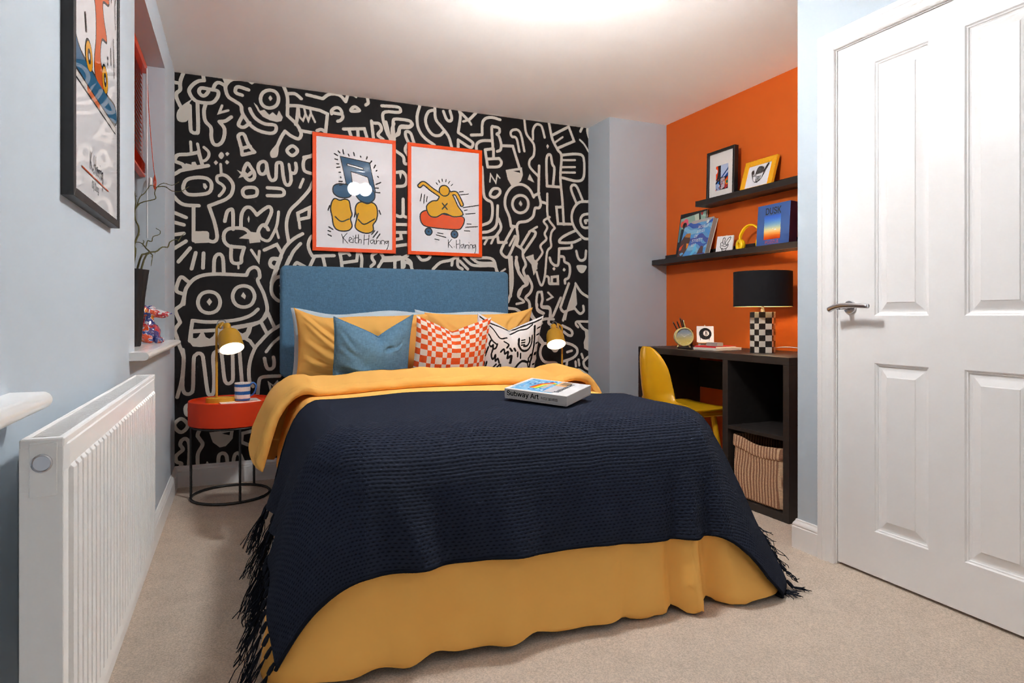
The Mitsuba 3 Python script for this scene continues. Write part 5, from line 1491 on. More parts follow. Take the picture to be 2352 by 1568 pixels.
def easel_canvas(base, w, h_, facing, tilt, layers, label, lab2):
    """a small canvas on a wooden table easel; base is the middle of its lower edge, front"""
    f = np.asarray(facing, float); f = f / np.linalg.norm(f)
    ex = np.cross([0, 0, 1], f); ex = ex / np.linalg.norm(ex)
    t = math.radians(tilt)
    ey = np.array([0, 0, 1]) * math.cos(t) - f * math.sin(t)
    n = np.cross(ex, ey)
    R = np.stack([ex, ey, n], 1)
    base = np.asarray(base, float)
    ek = thing('easel', lab2, 'easel')
    up = base + np.array([0, 0, .016])
    obj('ledge', move(bx(-w * .42, w * .42, -.007, -.001, -.014, .006, .001), R, up), 'wood_light', ek)
    obj('post', move(bx(-.004, .004, -.012, h_ + .010, -.0165, -.0115, .0008), R, up), 'wood_light', ek)
    for s_ in (-1, 1):
        obj('leg', tube([up + R @ np.array([s_ * .006, h_ * .55, -.016]), base + ex * s_ * w * .26 + f * -.004 + np.array([0, 0, .003])], .0033, 6), 'wood_light', ek)
    obj('rear_leg', tube([up + R @ np.array([0, h_ * .7, -.018]), base - f * .045 + np.array([0, 0, .003])], .003, 6), 'wood_light', ek)
    ck_ = thing('mini_canvas', label, 'canvas')
    obj('canvas', move(bx(-w / 2, w / 2, 0, h_, -.011, 0, .0008), R, up), 'paper', ck_)
    art('print', ck_, layers, up + n * .0003 - ex * w / 2, ex, ey, clip=sbox(.0005, .0005, w - .0005, h_ - .0005))
w8, BLK, WHT = .096, (30, 30, 32), (232, 228, 226)
ball = Point(.048, .050).buffer(.035, quad_segs=16).union(unary_union([sbox(.018, .012, .0205, .03), sbox(.070, .011, .072, .03), sbox(.064, .013, .066, .03)]))
eight = unary_union([Point(.053, .0605).buffer(.0058), Point(.053, .0475).buffer(.0072)]).difference(unary_union([Point(.053, .0605).buffer(.0028), Point(.053, .0475).buffer(.0036)]))
dots = unary_union([Point(.02 + .06 * ((k * 37) % 50) / 50, .02 + .06 * ((k * 23) % 41) / 41).buffer(.0009, quad_segs=2) for k in range(26)])
easel_canvas((2.497, 2.93, ZD + .0245), w8, w8, (-.62, -.9, 0), 13, [(sbox(0, 0, w8, w8), WHT), (ball, BLK), (dots.intersection(ball), (150, 150, 150)), (Point(.053, .053).buffer(.0165), WHT), (eight, BLK)], 'small white canvas with a black number eight ball', 'tiny wooden easel under the eight ball canvas')

# ------------------------------------------------------------------ picture ledges on the orange wall
def ledge(y0, y1, z0, zf, zb_, label):
    k = thing('picture_ledge', label, 'shelf')
    obj('base', bx(2.68, XO - .001, y0, y1, z0, z0 + .014, .001), 'black_wood', k)
    obj('front_lip', bx(2.68, 2.692, y0, y1, z0, zf, .001), 'black_wood', k)
    obj('back_strip', bx(XO - .013, XO - .001, y0, y1, z0, zb_, .001), 'black_wood', k)
ZL, ZU = 1.320, 1.659
ledge(2.02, 3.704, ZL, 1.354, 1.392, 'lower black picture ledge with books, headphones and puzzle box')
ledge(2.02, 3.241, ZU, 1.693, 1.728, 'upper black picture ledge with the two small frames')

def leaner(o, yaw, tilt):
    """frame of a thing that leans against the orange wall: o lower left front corner (seen from the room); ex runs to the right"""
    e = np.array([0, -1.0, 0]); ey = np.array([math.sin(math.radians(tilt)), 0, math.cos(math.radians(tilt))])
    R = rot([0, 0, 1], yaw)
    ex, ey = R @ e, R @ ey
    return np.asarray(o, float), ex, ey, np.cross(ex, ey)
def place(mesh, fr): return move(mesh, np.stack(fr[1:], 1), fr[0])

def framed(label, fr, w, h_, bar, dep, m_bar, layers, mount=None, key_name='framed_picture', cat_='picture frame', glaze='print_glazed', inset=.006):
    k = thing(key_name, label, cat_)
    g = sbox(0, 0, w, h_).difference(sbox(bar, bar, w - bar, h_ - bar))
    bars = [[(0, 0), (w, 0), (w - bar, bar), (bar, bar)], [(w, 0), (w, h_), (w - bar, h_ - bar), (w - bar, bar)], [(w, h_), (0, h_), (bar, h_ - bar), (w - bar, h_ - bar)], [(0, h_), (0, 0), (bar, bar), (bar, h_ - bar)]]
    for b in bars:
        b = np.array(b, float)
        c = b.mean(0); bi = c + (b - c) * np.where(np.abs(b - c).max(0) > 0, 1, 1)
        P0 = np.c_[b, np.full(4, -dep)]; P1 = np.c_[b, np.full(4, -.0008)]
        ins = np.array(Polygon(b).buffer(-.0008, join_style=2).exterior.coords)[:4]
        P2 = np.c_[ins, np.zeros(len(ins))]
        obj('frame_bar', place(hull(np.vstack([P0, P1, P2])), fr), m_bar, k)
    obj('backing', place(bx(.001, w - .001, .001, h_ - .001, -dep, -dep + .003, 0), fr), 'grey_plastic', k)
    art('print', k, [(affinity.translate(q, bar, bar), c) for q, c in layers], fr[0] - fr[3] * (inset), fr[1], fr[2], glaze, clip=sbox(bar, bar, w - bar, h_ - bar))
    return k
# black box frame with a mount
fr = leaner((2.722, 3.190, ZU + .0145), 0, 1.5)
W_, H_ = .245, .318
L1 = [(sbox(-1, -1, 2, 2), (226, 222, 217))]
iw, ih = W_ - .032, H_ - .032
ix0, iy0, ix1, iy1 = .058, .052, .165, .205
inner = sbox(ix0, iy0, ix1, iy1)
def rel(pts): return Polygon([(ix0 + (ix1 - ix0) * a, iy0 + (iy1 - iy0) * b) for a, b in pts]).buffer(0).intersection(inner)
L1 += [(inner, (44, 42, 46)), (rel([(0, 1), (.16, 1), (.2, .8), (.14, .6), (.1, .5), (0, .42)]), (226, 76, 36)), (Point(ix0, iy0 + .12).buffer(.015).intersection(inner), (226, 222, 226)), (rel([(.4, 1), (1, 1), (1, .85), (.45, .5), (.4, .52)]), (176, 192, 222)), (rel([(.45, .52), (1, .84), (1, .78), (.55, .5)]), (34, 62, 120)), (rel([(.55, .5), (1, .76), (1, .66), (.68, .5)]), (178, 192, 224)), (rel([(.66, .5), (1, .64), (1, .5)]), (36, 70, 140)), (rel([(.1, .3), (.28, .38), (.28, .27), (.18, .26)]), (30, 96, 176)), (rel([(0, 0), (.34, 0), (.34, .2), (.2, .28), (0, .27)]), (150, 170, 206)), (rel([(.4, .0), (.78, .1), (.74, .48), (.4, .46)]), (186, 168, 176)), (rel([(.72, .35), (1, .5), (1, .35), (.85, .3)]), (222, 58, 34)), (Point(ix0 + .1, iy0 + .042).buffer(.018).intersection(inner), (226, 120, 40)), (Point(ix0 + .1, iy0 + .042).buffer(.009).intersection(inner), (60, 110, 80)), (rel([(.74, 0), (1, .06), (1, .14), (.74, .2)]), (150, 34, 42))]
for k in range(18):
    a, b = ((k * 29) % 17) / 17 * .7, ((k * 13) % 19) / 19 * .42
    L1.append((rel([(a, b), (a + .07, b + .01), (a + .05, b + .06), (a + .01, b + .05)]), [(210, 90, 60), (54, 62, 110), (220, 210, 214), (60, 44, 50)][k % 4]))
framed('black box frame with white mount and a colourful abstract picture', fr, W_, H_, .016, .03, 'black_paint', L1, inset=.012)
# yellow ruler frame with the hand drawing
fr = leaner((2.712, 2.897, ZU + .0145), 0, 17)
W_, H_ = .243, .206
HAND = '''
S 10,46 8,36 12,28 19,28 22,36 25,48 32,52 36,30 42,18 50,14 56,17 62,16 67,20 72,21 77,27 80,34 84,30 92,14 99,8 104,12 102,20 90,44 84,60 76,74 66,86 54,92 42,90 30,82 20,66
'''
hand_s = strokes(HAND, .0013, .001, .020, .146)
HL = '''
c 44,50 42,34 48,22
c 54,50 52,34 56,22
c 64,50 62,34 66,24
c 74,50 73,40 76,32
p 36,52 80,50
'''
LH = [(sbox(-1, -1, 2, 2), (224, 226, 232)), (hand_s.buffer(.0028), (30, 30, 32)), (hand_s.buffer(.0018), (224, 226, 232)), (hand_s, (30, 30, 32)), (strokes(HL, .0013, .0012, .020, .146), (224, 226, 232)), (Polygon([(.044, .084), (.064, .078), (.104, .078), (.126, .086), (.116, .050), (.094, .034), (.072, .032), (.054, .046)]).intersection(hand_s.buffer(-.001)), (224, 226, 232))]
mat('frame_ruler', lin((240, 172, 22)), rough=.4)
yk = framed('yellow ruler patterned frame holding a black hand drawing', fr, W_, H_, .034, .017, 'frame_ruler', LH, inset=.005)
obj('rear_edge', place(bx(0, W_, 0, H_, -.019, -.0172, .0005), fr), 'black_paint', yk)
ticks = []
for k in range(40):
    x = .006 + (W_ - .012) * k / 39
    ticks += [sbox(x - .0006, H_ - .004 - .002 * (k % 5 == 0), x + .0006, H_ - .002), sbox(x - .0006, .002, x + .0006, .004 + .002 * (k % 5 == 0))]
for k in range(28):
    y = .006 + (H_ - .012) * k / 27
    ticks += [sbox(.002, y - .0006, .004 + .002 * (k % 5 == 0), y + .0006), sbox(W_ - .004 - .002 * (k % 5 == 0), y - .0006, W_ - .002, y + .0006)]
for k in range(8):
    x = .04 + (W_ - .08) * k / 7
    ticks += [sbox(x - .001, H_ - .027, x + .0012, H_ - .023), sbox(x - .001, .023, x + .0012, .027)]
art('ruler_marks', yk, [(unary_union(ticks), (96, 66, 14))], fr[0] + fr[3] * .0004, fr[1], fr[2])
o, ex, ey, n = fr
for k, (txt, hh, x, y, wd) in enumerate((('GOOD', .010, .080, .100, .030), ('VIBES', .011, .106, .088, .040), ("DON'T", .010, .106, .076, .036), ('HATE', .009, .110, .066, .026))):
    lettering(txt, hh, o + ex * x + ey * y - n * .0040, ex, ey, 'ink_black', yk, bold=True, width=wd)

# lower ledge: tall dark book behind, street art book in front
def bookcover(name, label, cat_, fr, w, h_, t, m_side, m_page, layers, spine='black_paint'):
    k = thing(name, label, cat_)
    obj('pages', place(bx(.004, w - .004, .003, h_ - .003, -t + .003, -.003, 0), fr), m_page, k)
    obj('front_board', place(bx(0, w, 0, h_, -.003, 0, .0006), fr), m_side, k)
    obj('back_board', place(bx(0, w, 0, h_, -t, -t + .003, .0006), fr), m_side, k)
    obj('spine', place(bx(0, .004, 0, h_, -t, 0, .0006), fr), spine, k)
    art('cover_print', k, layers, fr[0] + fr[3] * .0003, fr[1], fr[2], 'print_glazed', clip=sbox(0, 0, w, h_))
    return k
ZB = ZL + .0145
fr = leaner((2.742, 3.525, ZB), 0, 9)
w, h_ = .262, .326
def rr(pts): return Polygon([(a * w, b * h_) for a, b in pts]).buffer(0)
bookcover('book', 'tall dark book with a mint and pink street photo cover, behind the blue book', 'book', fr, w, h_, .018, 'black_paint', 'paper',
    [(sbox(0, 0, w, h_), (26, 26, 30)), (rr([(.03, .9), (1, .97), (1, .45), (.03, .4)]), (142, 176, 160)), (rr([(.55, .93), (.72, .95), (.85, .6), (.7, .66)]), (196, 210, 192)), (rr([(.72, .95), (.78, .95), (.92, .5), (.86, .5)]), (24, 26, 28)), (rr([(.78, .95), (.9, .965), (.86, .88)]), (176, 50, 56)), (rr([(.9, .965), (1, .97), (1, .85), (.86, .88)]), (170, 206, 190)), (Point(.24 * w, .80 * h_).buffer(.028), (226, 96, 118)), (Point(.12 * w, .78 * h_).buffer(.022), (226, 92, 70)), (Point(.33 * w, .72 * h_).buffer(.02), (216, 110, 150)), (Point(.22 * w, .74 * h_).buffer(.022), (40, 30, 30)), (Point(.27 * w, .71 * h_).buffer(.013), (96, 62, 50)), (rr([(.1, .68), (.3, .66), (.32, .3), (.05, .28)]), (30, 40, 48)), (rr([(.02, .8), (.08, .7), (.08, .4), (.02, .4)]), (90, 130, 140))])
fr = leaner((2.708, 3.468, ZB), -3, 17)
w, h_ = .292, .272
def rr(pts): return Polygon([(a * w, b * h_) for a, b in pts]).buffer(0)
def wave(y0, amp, ph, col):
    xs_ = np.linspace(0, 1, 26)
    up = [(x, y0 + amp * math.sin(x * 7 + ph) + .03 * math.sin(x * 15 + ph)) for x in xs_]
    dn = [(x, y0 - .10 + amp * math.sin(x * 7 + ph + .35) + .03 * math.sin(x * 15 + ph)) for x in xs_[::-1]]
    return (rr(up + dn), col)
LB = [(sbox(0, 0, w, h_), (96, 156, 206)), (rr([(0, 1), (1, 1), (1, .9), (.6, .93), (.3, .9), (0, .84)]), (176, 172, 172))]
for k in range(8): LB.append(wave(.9 - .12 * k, .06, k * 1.1, [(60, 96, 176), (130, 186, 222), (78, 150, 214), (66, 84, 160)][k % 4]))
LB += [(rr([(0, 0), (0, .5), (.1, .64), (.28, .66), (.34, .5), (.32, .3), (.22, .12), (.12, 0)]), (78, 52, 46)), (rr([(.1, .6), (.14, .68), (.3, .68), (.33, .56), (.2, .58)]), (176, 116, 62)), (rr([(0, .33), (.14, .42), (.08, .26), (.01, .24)]), (222, 76, 40)), (rr([(.24, .42), (.33, .4), (.31, .28), (.27, .28)]), (232, 140, 44)), (rr([(.06, .16), (.16, .20), (.22, .15), (.12, .10)]), (96, 160, 206)), (rr([(.3, 0), (.9, 0), (.9, .08), (.5, .1)]), (88, 54, 56)), (rr([(.72, .1), (.92, .1), (.9, .26), (.82, .3), (.76, .22)]), (78, 56, 62)), (rr([(.4, .0), (.56, .22), (.54, .36), (.62, .36), (.66, .2), (.5, .0)]), (96, 190, 234)), (Point(.84 * w, .90 * h_).buffer(.013), (206, 220, 228))]
wk_ = bookcover('book', 'blue street art book with white title leaning at the front of the lower ledge', 'book', fr, w, h_, .036, 'book_cream', 'box_grey', LB)
o, ex, ey, n = fr
mat('ink_white', lin((232, 236, 240)), rough=.6)
for txt, x, y, wd in (('WORLD', .52, .76, .36), ('ATLAS', .52, .645, .28), ('OF', .46, .53, .14), ('STREET', .42, .415, .38), ('ART', .42, .30, .17)):
    lettering(txt, .021, o + ex * x * w + ey * y * h_ + n * .0022, ex, ey, 'ink_white', wk_, width=wd * w, slant=.15)

# V sign canvas
VS = '''
c 40,92 38,80 30,74 26,64 30,56 26,50 30,42 38,42 42,50
c 42,54 38,36 38,22 44,14 50,20 50,38 52,48
c 52,48 60,34 70,20 80,12 84,18 78,34 68,50 66,62
c 66,62 74,56 72,68 64,80 62,94
c 34,62 42,60 48,66 58,66 62,58 56,52 46,54
c 36,76 48,82 62,78
'''
wv_ = .109
vs = strokes(VS, wv_ / 100, .0038, 0, wv_)
cuff = Polygon([(.40 * wv_, .10 * wv_), (.62 * wv_, .10 * wv_), (.6 * wv_, 0), (.42 * wv_, 0)])
easel_canvas((2.716, 3.025, ZB), wv_, wv_ * .97, (-1, -.35, 0), 14, [(sbox(0, 0, .11, .11), (234, 232, 232)), (vs, BLK), (cuff, BLK)], 'small white canvas with a black line drawing of a two finger hand sign', 'tiny wooden easel under the hand sign canvas')

# headphones
mat('headphone_yellow', lin((238, 196, 18)), rough=.38, spec=.45)
hk = thing('headphones', 'yellow over ear headphones standing on the lower ledge', 'headphones')
HC = np.array([2.722, 2.812, ZB])
hx = np.array([.30, -.954, 0]); hx /= np.linalg.norm(hx)         # from the near cup to the far cup
hn = np.array([-hx[1], hx[0], 0]) * -1.0
cups = [HC - hx * .062 + [0, 0, .040], HC + hx * .058 + [0, 0, .042] + hn * -.01]
arc = spline([cups[0] + [0, 0, .022], cups[0] + hx * .004 + [0, 0, .062], HC - hx * .03 + [0, 0, .142], HC + hx * .012 + [0, 0, .155], HC + hx * .05 + [0, 0, .130], cups[1] + [0, 0, .06], cups[1] + [0, 0, .02]], n=8)
arc = np.array(arc)
def band(path, w_, t_, yv):
    t = np.gradient(path, axis=0); t /= np.linalg.norm(t, axis=1, keepdims=True)
    o2 = np.cross(t, yv); o2 /= np.linalg.norm(o2, axis=1, keepdims=True)
    ring_ = [(math.copysign(abs(math.cos(a)) ** .5, math.cos(a)), math.copysign(abs(math.sin(a)) ** .5, math.sin(a))) for a in np.linspace(0, 2 * np.pi, 17)[:-1]]
    P = np.array([[p + yv * w_ / 2 * a + q * t_ / 2 * b for a, b in ring_] for p, q in zip(path, o2)])
    m = grid(P, closed_v=True)
    ends = [trimesh.convex.convex_hull(np.vstack([P[0], P[1]])), trimesh.convex.convex_hull(np.vstack([P[-1], P[-2]]))]
    m.fix_normals()
    return m
obj('headband', band(arc, .028, .009, hn), 'headphone_yellow', hk, smooth=True)
for s_, c in ((-1, cups[0]), (1, cups[1])):
    d = hx * s_
    if s_ < 0: d = hx * -.55 + hn * .8; d = -d / np.linalg.norm(d)
    R = align(d)
    e_ = obj('ear_cup', move(lathe([(0, .020), (.020, .020), (.031, .017), (.037, .010), (.038, .002), (.037, 0), (0, 0)], 40), R, c), 'headphone_yellow', hk, smooth=35)
    rr_ = np.linspace(0, 2 * np.pi, 13)
    obj('cushion_ring', move(lathe([(.0265 + .0115 * math.cos(a), -.006 + .009 * math.sin(a)) for a in rr_], 40), R, c), 'headphone_yellow', e_, smooth=True)
    obj('fork', tube(spline([c + d * .008 + [0, 0, .03], c + d * .004 + hn * .012 + [0, 0, .045], c + [0, 0, .062]], n=4), .0035, 8), 'headphone_yellow', hk, smooth=True)

# puzzle box
fr = leaner((2.706, 2.752, ZB), 0, 4)
w, h_, t_ = .232, .250, .058
mat('box_blue', lin((54, 88, 152)), rough=.55)
mat('box_plum', lin((48, 24, 34)), rough=.6)
zk = thing('puzzle_box', 'blue puzzle box with a sunset picture at the end of the lower ledge', 'box')
obj('lid', place(bx(0, w, 0, h_, -t_ * .8, 0, .0012), fr), 'box_blue', zk)
obj('tray', place(bx(.001, w - .001, .001, h_ - .001, -t_, -t_ * .8, .001), fr), 'box_plum', zk)
art('side_print', zk, [(sbox(0, 0, t_ - .002, h_ - .002), (56, 30, 42))], fr[0] + fr[1] * (w + .0003) + fr[2] * .001 - fr[3] * .001, -fr[3], fr[2])
sx0, sx1, sy0, sy1 = .054, .172, .053, .186
gl = []
cols = [(206, 66, 30), (226, 104, 40), (232, 150, 70), (224, 190, 130), (190, 196, 160), (140, 176, 190), (100, 150, 200), (78, 128, 204), (66, 110, 202), (60, 98, 194)]
N_ = 36
for k in range(N_):
    f = k / (N_ - 1) * (len(cols) - 1); i = min(int(f), len(cols) - 2); f -= i
    c = tuple(cols[i][j] * (1 - f) + cols[i + 1][j] * f for j in range(3))
    gl.append((sbox(sx0, sy0 + (sy1 - sy0) * k / N_, sx1, sy0 + (sy1 - sy0) * (k + 1) / N_), c))
art('cover_picture', zk, gl + [(affinity.scale(Point(.135, .105).buffer(.008), 1, .4), (226, 232, 236)), (affinity.scale(Point(.118, .112).buffer(.004), 1, .4), (226, 232, 236))], fr[0] + fr[3] * .0003, fr[1], fr[2], step=.00002)
o, ex, ey, n = fr
mat('ink_dusk', lin((34, 44, 58)), rough=.6)
mat('ink_coral', lin((222, 84, 72)), rough=.6)
lettering('DUSK', .036, o + ex * .058 + ey * .194 + n * .0003, ex, ey, 'ink_dusk', zk, bold=True, width=.112)
lettering('PUZZLE', .017, o + ex * .064 + ey * .0295 + n * .0003, ex, ey, 'ink_coral', zk, width=.098)
# ------------------------------------------------------------------ two orange framed prints on the bed wall
def sign(text, sc, ox, oy, wd): return strokes(text, sc, wd, ox, oy, 4)
def wall_frame(x0):
    return (np.array([x0, YB - .024, 1.357]), np.array([1., 0, 0]), np.array([0, 0, 1.]), np.array([0, -1., 0]))
INK, MUS, BLU, WH = (48, 48, 50), (222, 166, 48), (58, 92, 120), (228, 228, 232)
FW, FH, FB = .507, .716, .022
w, h_ = FW - 2 * FB, FH - 2 * FB
# in hundredths of the sheet's width, y down
S = w / 100
def fig(txt, wd=1.8): return strokes(txt, S, wd * S, 0, h_)
NOTE = 'F 31,24 69,29 77,68 72,66 67,48 44,42 47,66 40,66'
NOTE_H = fig('F 40,33 60,37 60,38.5 40,34.5')
BLOBS = fig('S 22,64 30,60 44,62 46,70 42,77 30,78 22,73\nS 50,70 60,67 74,66 76,76 68,83 56,80')
VASES = fig('S 20,84 24,80 30,82 36,80 42,82 44,92 46,100 44,106 46,116 40,122 28,122 22,116 20,104 18,94\nS 52,86 58,82 66,84 72,82 78,86 80,96 78,106 74,112 74,120 66,124 56,122 50,116 52,104 50,94')
def dashes(lst, wd=1.7): return fig('\n'.join('p %g,%g %g,%g' % t for t in lst), wd)
D1 = dashes([(23, 21, 27, 23), (28, 17, 30, 19), (34, 15, 35, 20), (41, 20, 42, 22), (48, 17, 49, 21), (57, 21, 57.5, 22), (66, 21, 65, 24), (72, 26, 69, 30), (77, 31, 75, 35), (79, 38, 78, 39), (80, 46, 81, 47), (84, 54, 78, 57), (81, 62, 77, 62), (83, 68, 78, 68), (24, 28, 27, 28.5), (26, 34, 28.5, 34), (26, 39, 30, 38), (29, 45, 31, 45), (31, 51, 31.5, 52), (29, 57, 33, 57), (30, 62, 33, 61), (17, 90, 15, 96), (50, 96, 49, 103), (54, 98, 52, 105), (82, 92, 84, 97), (16, 118, 21, 121), (15, 123, 18, 124), (15, 128, 19, 130), (76, 120, 72, 125), (80, 121, 74, 129), (83, 124, 79, 130)])
SIG1 = '''
c 30,142 32,149 32,155
c 38,140 32,147 32,147 39,155
c 41,151 45,148 42,146 41,152 46,154
c 47,148 47,154
p 47,144 47.3,145
c 51,142 50,153 53,154
p 48,147 54,146
c 55,141 55,154 56,149 59,149 59,154
c 64,141 63,156
c 71,141 70,156
p 63,149 71,147
c 78,148 73,150 75,154 79,149 79,154 82,154
c 82,148 82,154 83,150 86,149
c 88,149 88,154
c 90,154 90,149 94,149 95,154
c 100,149 96,150 98,153 101,149 100,158 97,164
'''
lay = [(sbox(-1, -1, 2, 2), WH), (fig(NOTE).buffer(.9 * S), INK), (fig(NOTE).buffer(-.2 * S), BLU), (NOTE_H.buffer(1.2 * S), INK), (NOTE_H, WH), (BLOBS.buffer(.8 * S), INK), (BLOBS.buffer(-.7 * S), BLU), (VASES.buffer(.8 * S), INK), (VASES.buffer(-.9 * S), MUS), (fig('c 24,104 32,110 42,106\nc 54,106 62,112 76,104', 1.6), INK), (D1, INK), (sign(SIG1, S * .88, 6 * S, h_ - 2 * S, .9 * S), INK)]
framed('orange framed print of a blue music note over mustard shapes', wall_frame(.408), FW, FH, FB, .022, 'frame_orange', lay, key_name='framed_print', cat_='framed print')
BOARD = fig('S 13,94 20,88 30,89 60,93 74,93 78,98 74,108 66,112 30,111 16,107')
BODY = fig('S 22,82 30,74 38,72 44,60 54,56 62,66 68,78 76,90 62,94 48,90 36,96 26,94')
WHL = unary_union([Point(25 * S, h_ - 117 * S).buffer(5 * S), Point(63 * S, h_ - 119 * S).buffer(5 * S)])
HUB = unary_union([Point(25 * S, h_ - 117 * S).buffer(1.2 * S), Point(63 * S, h_ - 119 * S).buffer(1.2 * S)])
SUN = Point(48 * S, h_ - 58 * S).buffer(7.5 * S)
RIB = fig('c 12,54 18,50 30,58 44,66', 5.0)
RIB2 = fig('c 52,64 64,60 70,68 74,76', 5.0)
D2 = dashes([(38, 50, 36, 48), (41, 47, 39.5, 44), (45, 45, 44.5, 42), (50, 45, 50.5, 42), (54, 47, 56, 44), (58, 50, 60, 48), (15, 65, 13, 75), (19, 66, 18, 78), (23, 68, 22, 75), (70, 58, 76, 57), (72, 62, 84, 60), (76, 80, 100, 75), (78, 84, 82, 83), (80, 89, 94, 87), (82, 103, 88, 103), (80, 108, 98, 106), (78, 113, 86, 113), (38, 118, 46, 119), (36, 121, 50, 124), (34, 127, 40, 128)], 1.3)
SIG2 = '''
c 52,142 52,155
c 58,141 52,148 52,148 59,155
p 62,153 62.4,153.6
c 66,142 66,156
c 72,141 72,156
p 66,149 72,148
c 79,148 74,150 76,155 79,149 80,155
c 82,149 82,155 83,150 86,149
c 87,149 87.5,155
p 88,145 88.3,145.6
c 90,155 90,149 94,149 94,155
c 100,148 95,150 97,154 100,149 100,158 98,163
'''
lay = [(sbox(-1, -1, 2, 2), WH), (unary_union([BOARD, BODY, WHL, RIB, RIB2, SUN]).buffer(.9 * S), INK), (WHL.buffer(-.7 * S), BLU), (HUB, INK), (BOARD.buffer(.9 * S), INK), (BOARD.buffer(-.7 * S), (222, 88, 46)), (unary_union([BODY, RIB, RIB2]).buffer(.8 * S), INK), (unary_union([BODY, RIB, RIB2]).buffer(-.8 * S), MUS), (SUN.buffer(.8 * S), INK), (SUN.buffer(-.8 * S), MUS), (fig('p 45,76 52,84\np 52,76 45,84', 1.8), INK), (D2, INK), (sign(SIG2, S * .86, 9 * S, h_ - 5 * S, .9 * S), INK)]
framed('orange framed print of a red board on blue wheels with mustard shapes', wall_frame(.993), FW, FH, FB, .022, 'frame_orange', lay, key_name='framed_print', cat_='framed print')

# ------------------------------------------------------------------ black framed poster on the window wall, only its lower part in view
fr = (np.array([-.307, 1.53, 1.206]), np.array([0, 1., 0]), np.array([0, 0, 1.]), np.array([1., 0, 0]))
PW, PH, PB = .537, .757, .019
w, h_ = PW - 2 * PB, PH - 2 * PB
# layout in metres from the lower left of the sheet
def pm(pts): return Polygon(pts).buffer(0)
board = Polygon(spline([(.0, .262), (.06, .256), (.20, .252), (.36, .253), (.47, .262), (.49, .285), (.46, .305), (.36, .300), (.20, .298), (.06, .302), (.0, .322)], True, 4)).buffer(0)
strip = sbox(-.01, .236, .47, .250)
wheels = [affinity.scale(Point(.14, .322).buffer(.036), 1, .9), affinity.scale(Point(.325, .332).buffer(.036), 1, .9)]
oran = Polygon(spline([(.17, .74), (.19, .62), (.16, .60), (.155, .52), (.21, .47), (.22, .40), (.20, .33), (.22, .30), (.30, .30), (.33, .33), (.27, .36), (.285, .42), (.35, .44), (.31, .48), (.30, .52), (.38, .55), (.33, .60), (.37, .66), (.36, .74)], True, 4)).buffer(0)
ink = [oran.buffer(.006), board.buffer(.006)] + [q.buffer(.006) for q in wheels]
lines = unary_union([LineString([(.03, .56), (.05, .42)]).buffer(.003), LineString([(.06, .58), (.075, .46)]).buffer(.003), LineString([(.10, .40), (.11, .37)]).buffer(.006), LineString([(.44, .48), (.45, .38)]).buffer(.003), LineString([(.40, .44), (.405, .40)]).buffer(.003), Point(.36, .40).buffer(.005), Point(.36, .385).buffer(.004), Point(.42, .60).buffer(.005), Point(.41, .57).buffer(.005), LineString([(.45, .60), (.45, .66), (.48, .63), (.46, .58), (.47, .52)]).buffer(.0025)])
SIG3 = SIG2
lay = [(sbox(-1, -1, 2, 2), (226, 224, 226)), (unary_union(ink), INK), (oran, (206, 92, 44)), (board, (50, 96, 128)), (strip.buffer(.004), INK), (strip, (206, 200, 196)), (sbox(.12, .236, .26, .250), (206, 110, 70)), (unary_union(wheels), (222, 156, 44)), (unary_union([Point(.14, .322).buffer(.017), Point(.325, .332).buffer(.017)]), INK), (unary_union([Point(.14, .322).buffer(.007), Point(.325, .332).buffer(.007)]), (200, 200, 204)), (lines, INK), (sign(SIG3, .0030, -.005, .535, .0036), (58, 56, 62)), (LineString([(.066, .058), (.366, .058)]).buffer(.0018), (190, 84, 50))]
framed('black framed skateboard poster on the window wall above the radiator', fr, PW, PH, PB, .0235, 'black_paint', lay, key_name='framed_poster', cat_='framed poster', inset=.004)
lettering('Dj Dog', .018, fr[0] + np.array([-.0036, .19, .050]), fr[1], fr[2], 'grey_plastic', [k for k in labels if k.startswith('framed_poster')][0])

# ------------------------------------------------------------------ puzzle box on the throw
zb0 = ZT + .024
ap = np.array([.476, .88, .118]); ap /= np.linalg.norm(ap)      # the throw rises a little towards the pillows here
pp = np.array([.88, -.476, 0])
Bq = np.array([1.066, 1.976, zb0])
exq = -ap * .119 + pp * .233; W1_ = np.linalg.norm(exq); exq /= W1_
eyq = ap * .181 + pp * .0925; W2_ = np.linalg.norm(eyq)
nq = np.cross(exq, eyq); nq /= np.linalg.norm(nq); eyq = np.cross(nq, exq)
Rq = np.stack([exq, eyq, nq], 1); oq = Bq - exq * W1_
zk = thing('puzzle_box', 'white puzzle box with a colourful lid lying on the navy throw', 'box')
mat('box_white', lin((206, 203, 198)), rough=.45)
obj('lid', move(bx(0, W1_, 0, W2_, .004, .038, .0012), Rq, oq), 'box_white', zk)
obj('tray', move(bx(.0012, W1_ - .0012, .0012, W2_ - .0012, 0, .0035, .0006), Rq, oq), 'box_white', zk)
def U(x0, x1, y0, y1): return sbox(x0 * W1_, y0 * W2_, x1 * W1_, y1 * W2_)
tl = [(sbox(0, 0, 1, 1), (222, 220, 220)), (U(.06, .74, .06, .94), (120, 176, 214))]
r2 = np.random.default_rng(3)
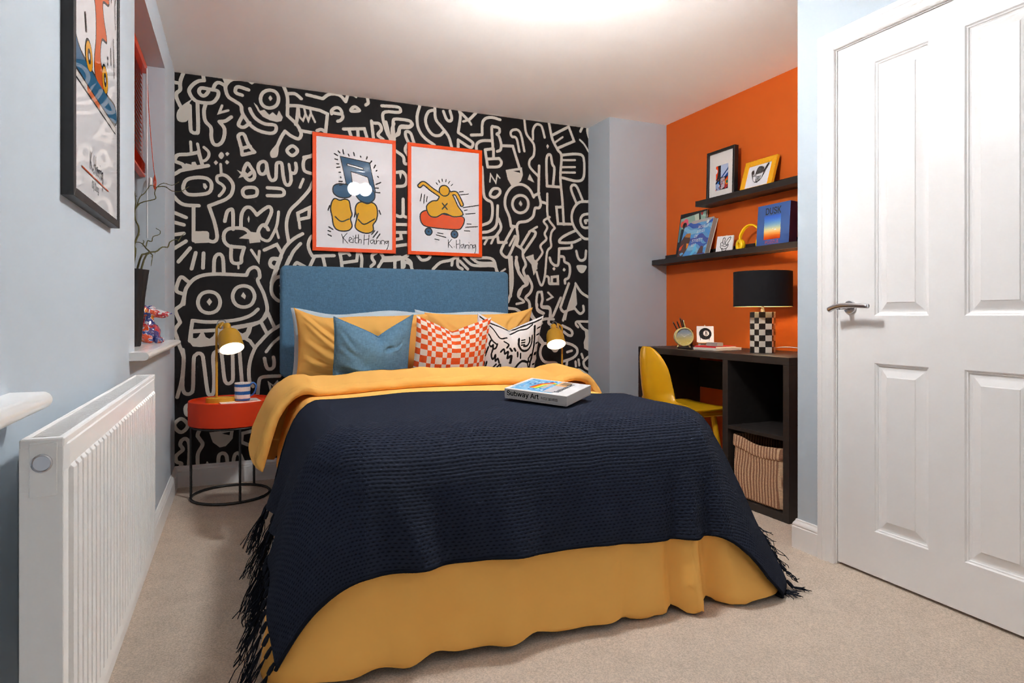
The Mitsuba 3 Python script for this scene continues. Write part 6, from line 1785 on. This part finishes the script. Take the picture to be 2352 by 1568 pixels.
for k in range(90):
    x, y = r2.uniform(.07, .70), r2.uniform(.08, .90)
    tl.append((U(x, min(x + .035, .74), y, min(y + .05, .94)), [(70, 130, 196), (160, 206, 232), (96, 156, 210), (200, 222, 236), (60, 110, 180)][k % 5]))
for k, c in enumerate([(222, 74, 50), (236, 150, 50), (238, 214, 80), (90, 176, 100)]):
    tl.append((LineString([(.30 * W1_, (.30 + k * .0) * W2_), (.34 * W1_, .62 * W2_), (.46 * W1_, .82 * W2_)]).parallel_offset(.010 * k, 'right').buffer(.005), c))
tl += [(U(.44, .52, .34, .72), (186, 176, 170)), (U(.58, .74, .10, .60), (190, 186, 190)), (U(.56, .74, .60, .94), (220, 170, 120)), (U(.60, .74, .70, .94), (130, 100, 70))]
art('lid_print', zk, tl, oq + nq * .0383, exq, eyq, 'print_glazed', clip=sbox(.001, .001, W1_ - .001, W2_ - .001), step=.000005)
lettering('Subway Art', .018, oq + exq * .80 * W1_ + eyq * .15 * W2_ + nq * .0391, eyq, -exq, 'ink_dusk', zk, width=.14)
n_ = -eyq
lettering('Subway Art', .0175, oq + exq * .010 + nq * .0135 + n_ * .0003, exq, nq, 'ink_black', zk, bold=True, width=.138)
lettering('PUZZLE 1000 PIECES', .0095, oq + exq * .158 + nq * .0140 + n_ * .0003, exq, nq, 'ink_black', zk, width=.068)

# ------------------------------------------------------------------ alike things share a group
for base, group in {'pillow': 'pillows against the headboard', 'cushion': 'scatter cushions on the bed', 'willow_branch': 'twisted branches in the black vase', 'pencil': 'pencils in the pot', 'pen': 'pens on the desk', 'bedside_lamp': 'mustard reading lamps beside the bed', 'bedside_table': 'orange tray tables beside the bed', 'framed_print': 'framed prints above the headboard', 'framed_picture': 'small frames on the upper ledge', 'picture_ledge': 'black picture ledges', 'book': 'books on the lower ledge', 'mini_canvas': 'mini canvases on easels', 'easel': 'tiny wooden easels'}.items():
    for k, d in labels.items():
        if '__' not in k and k.rstrip('0123456789').rstrip('_') == base:
            d['group'] = group
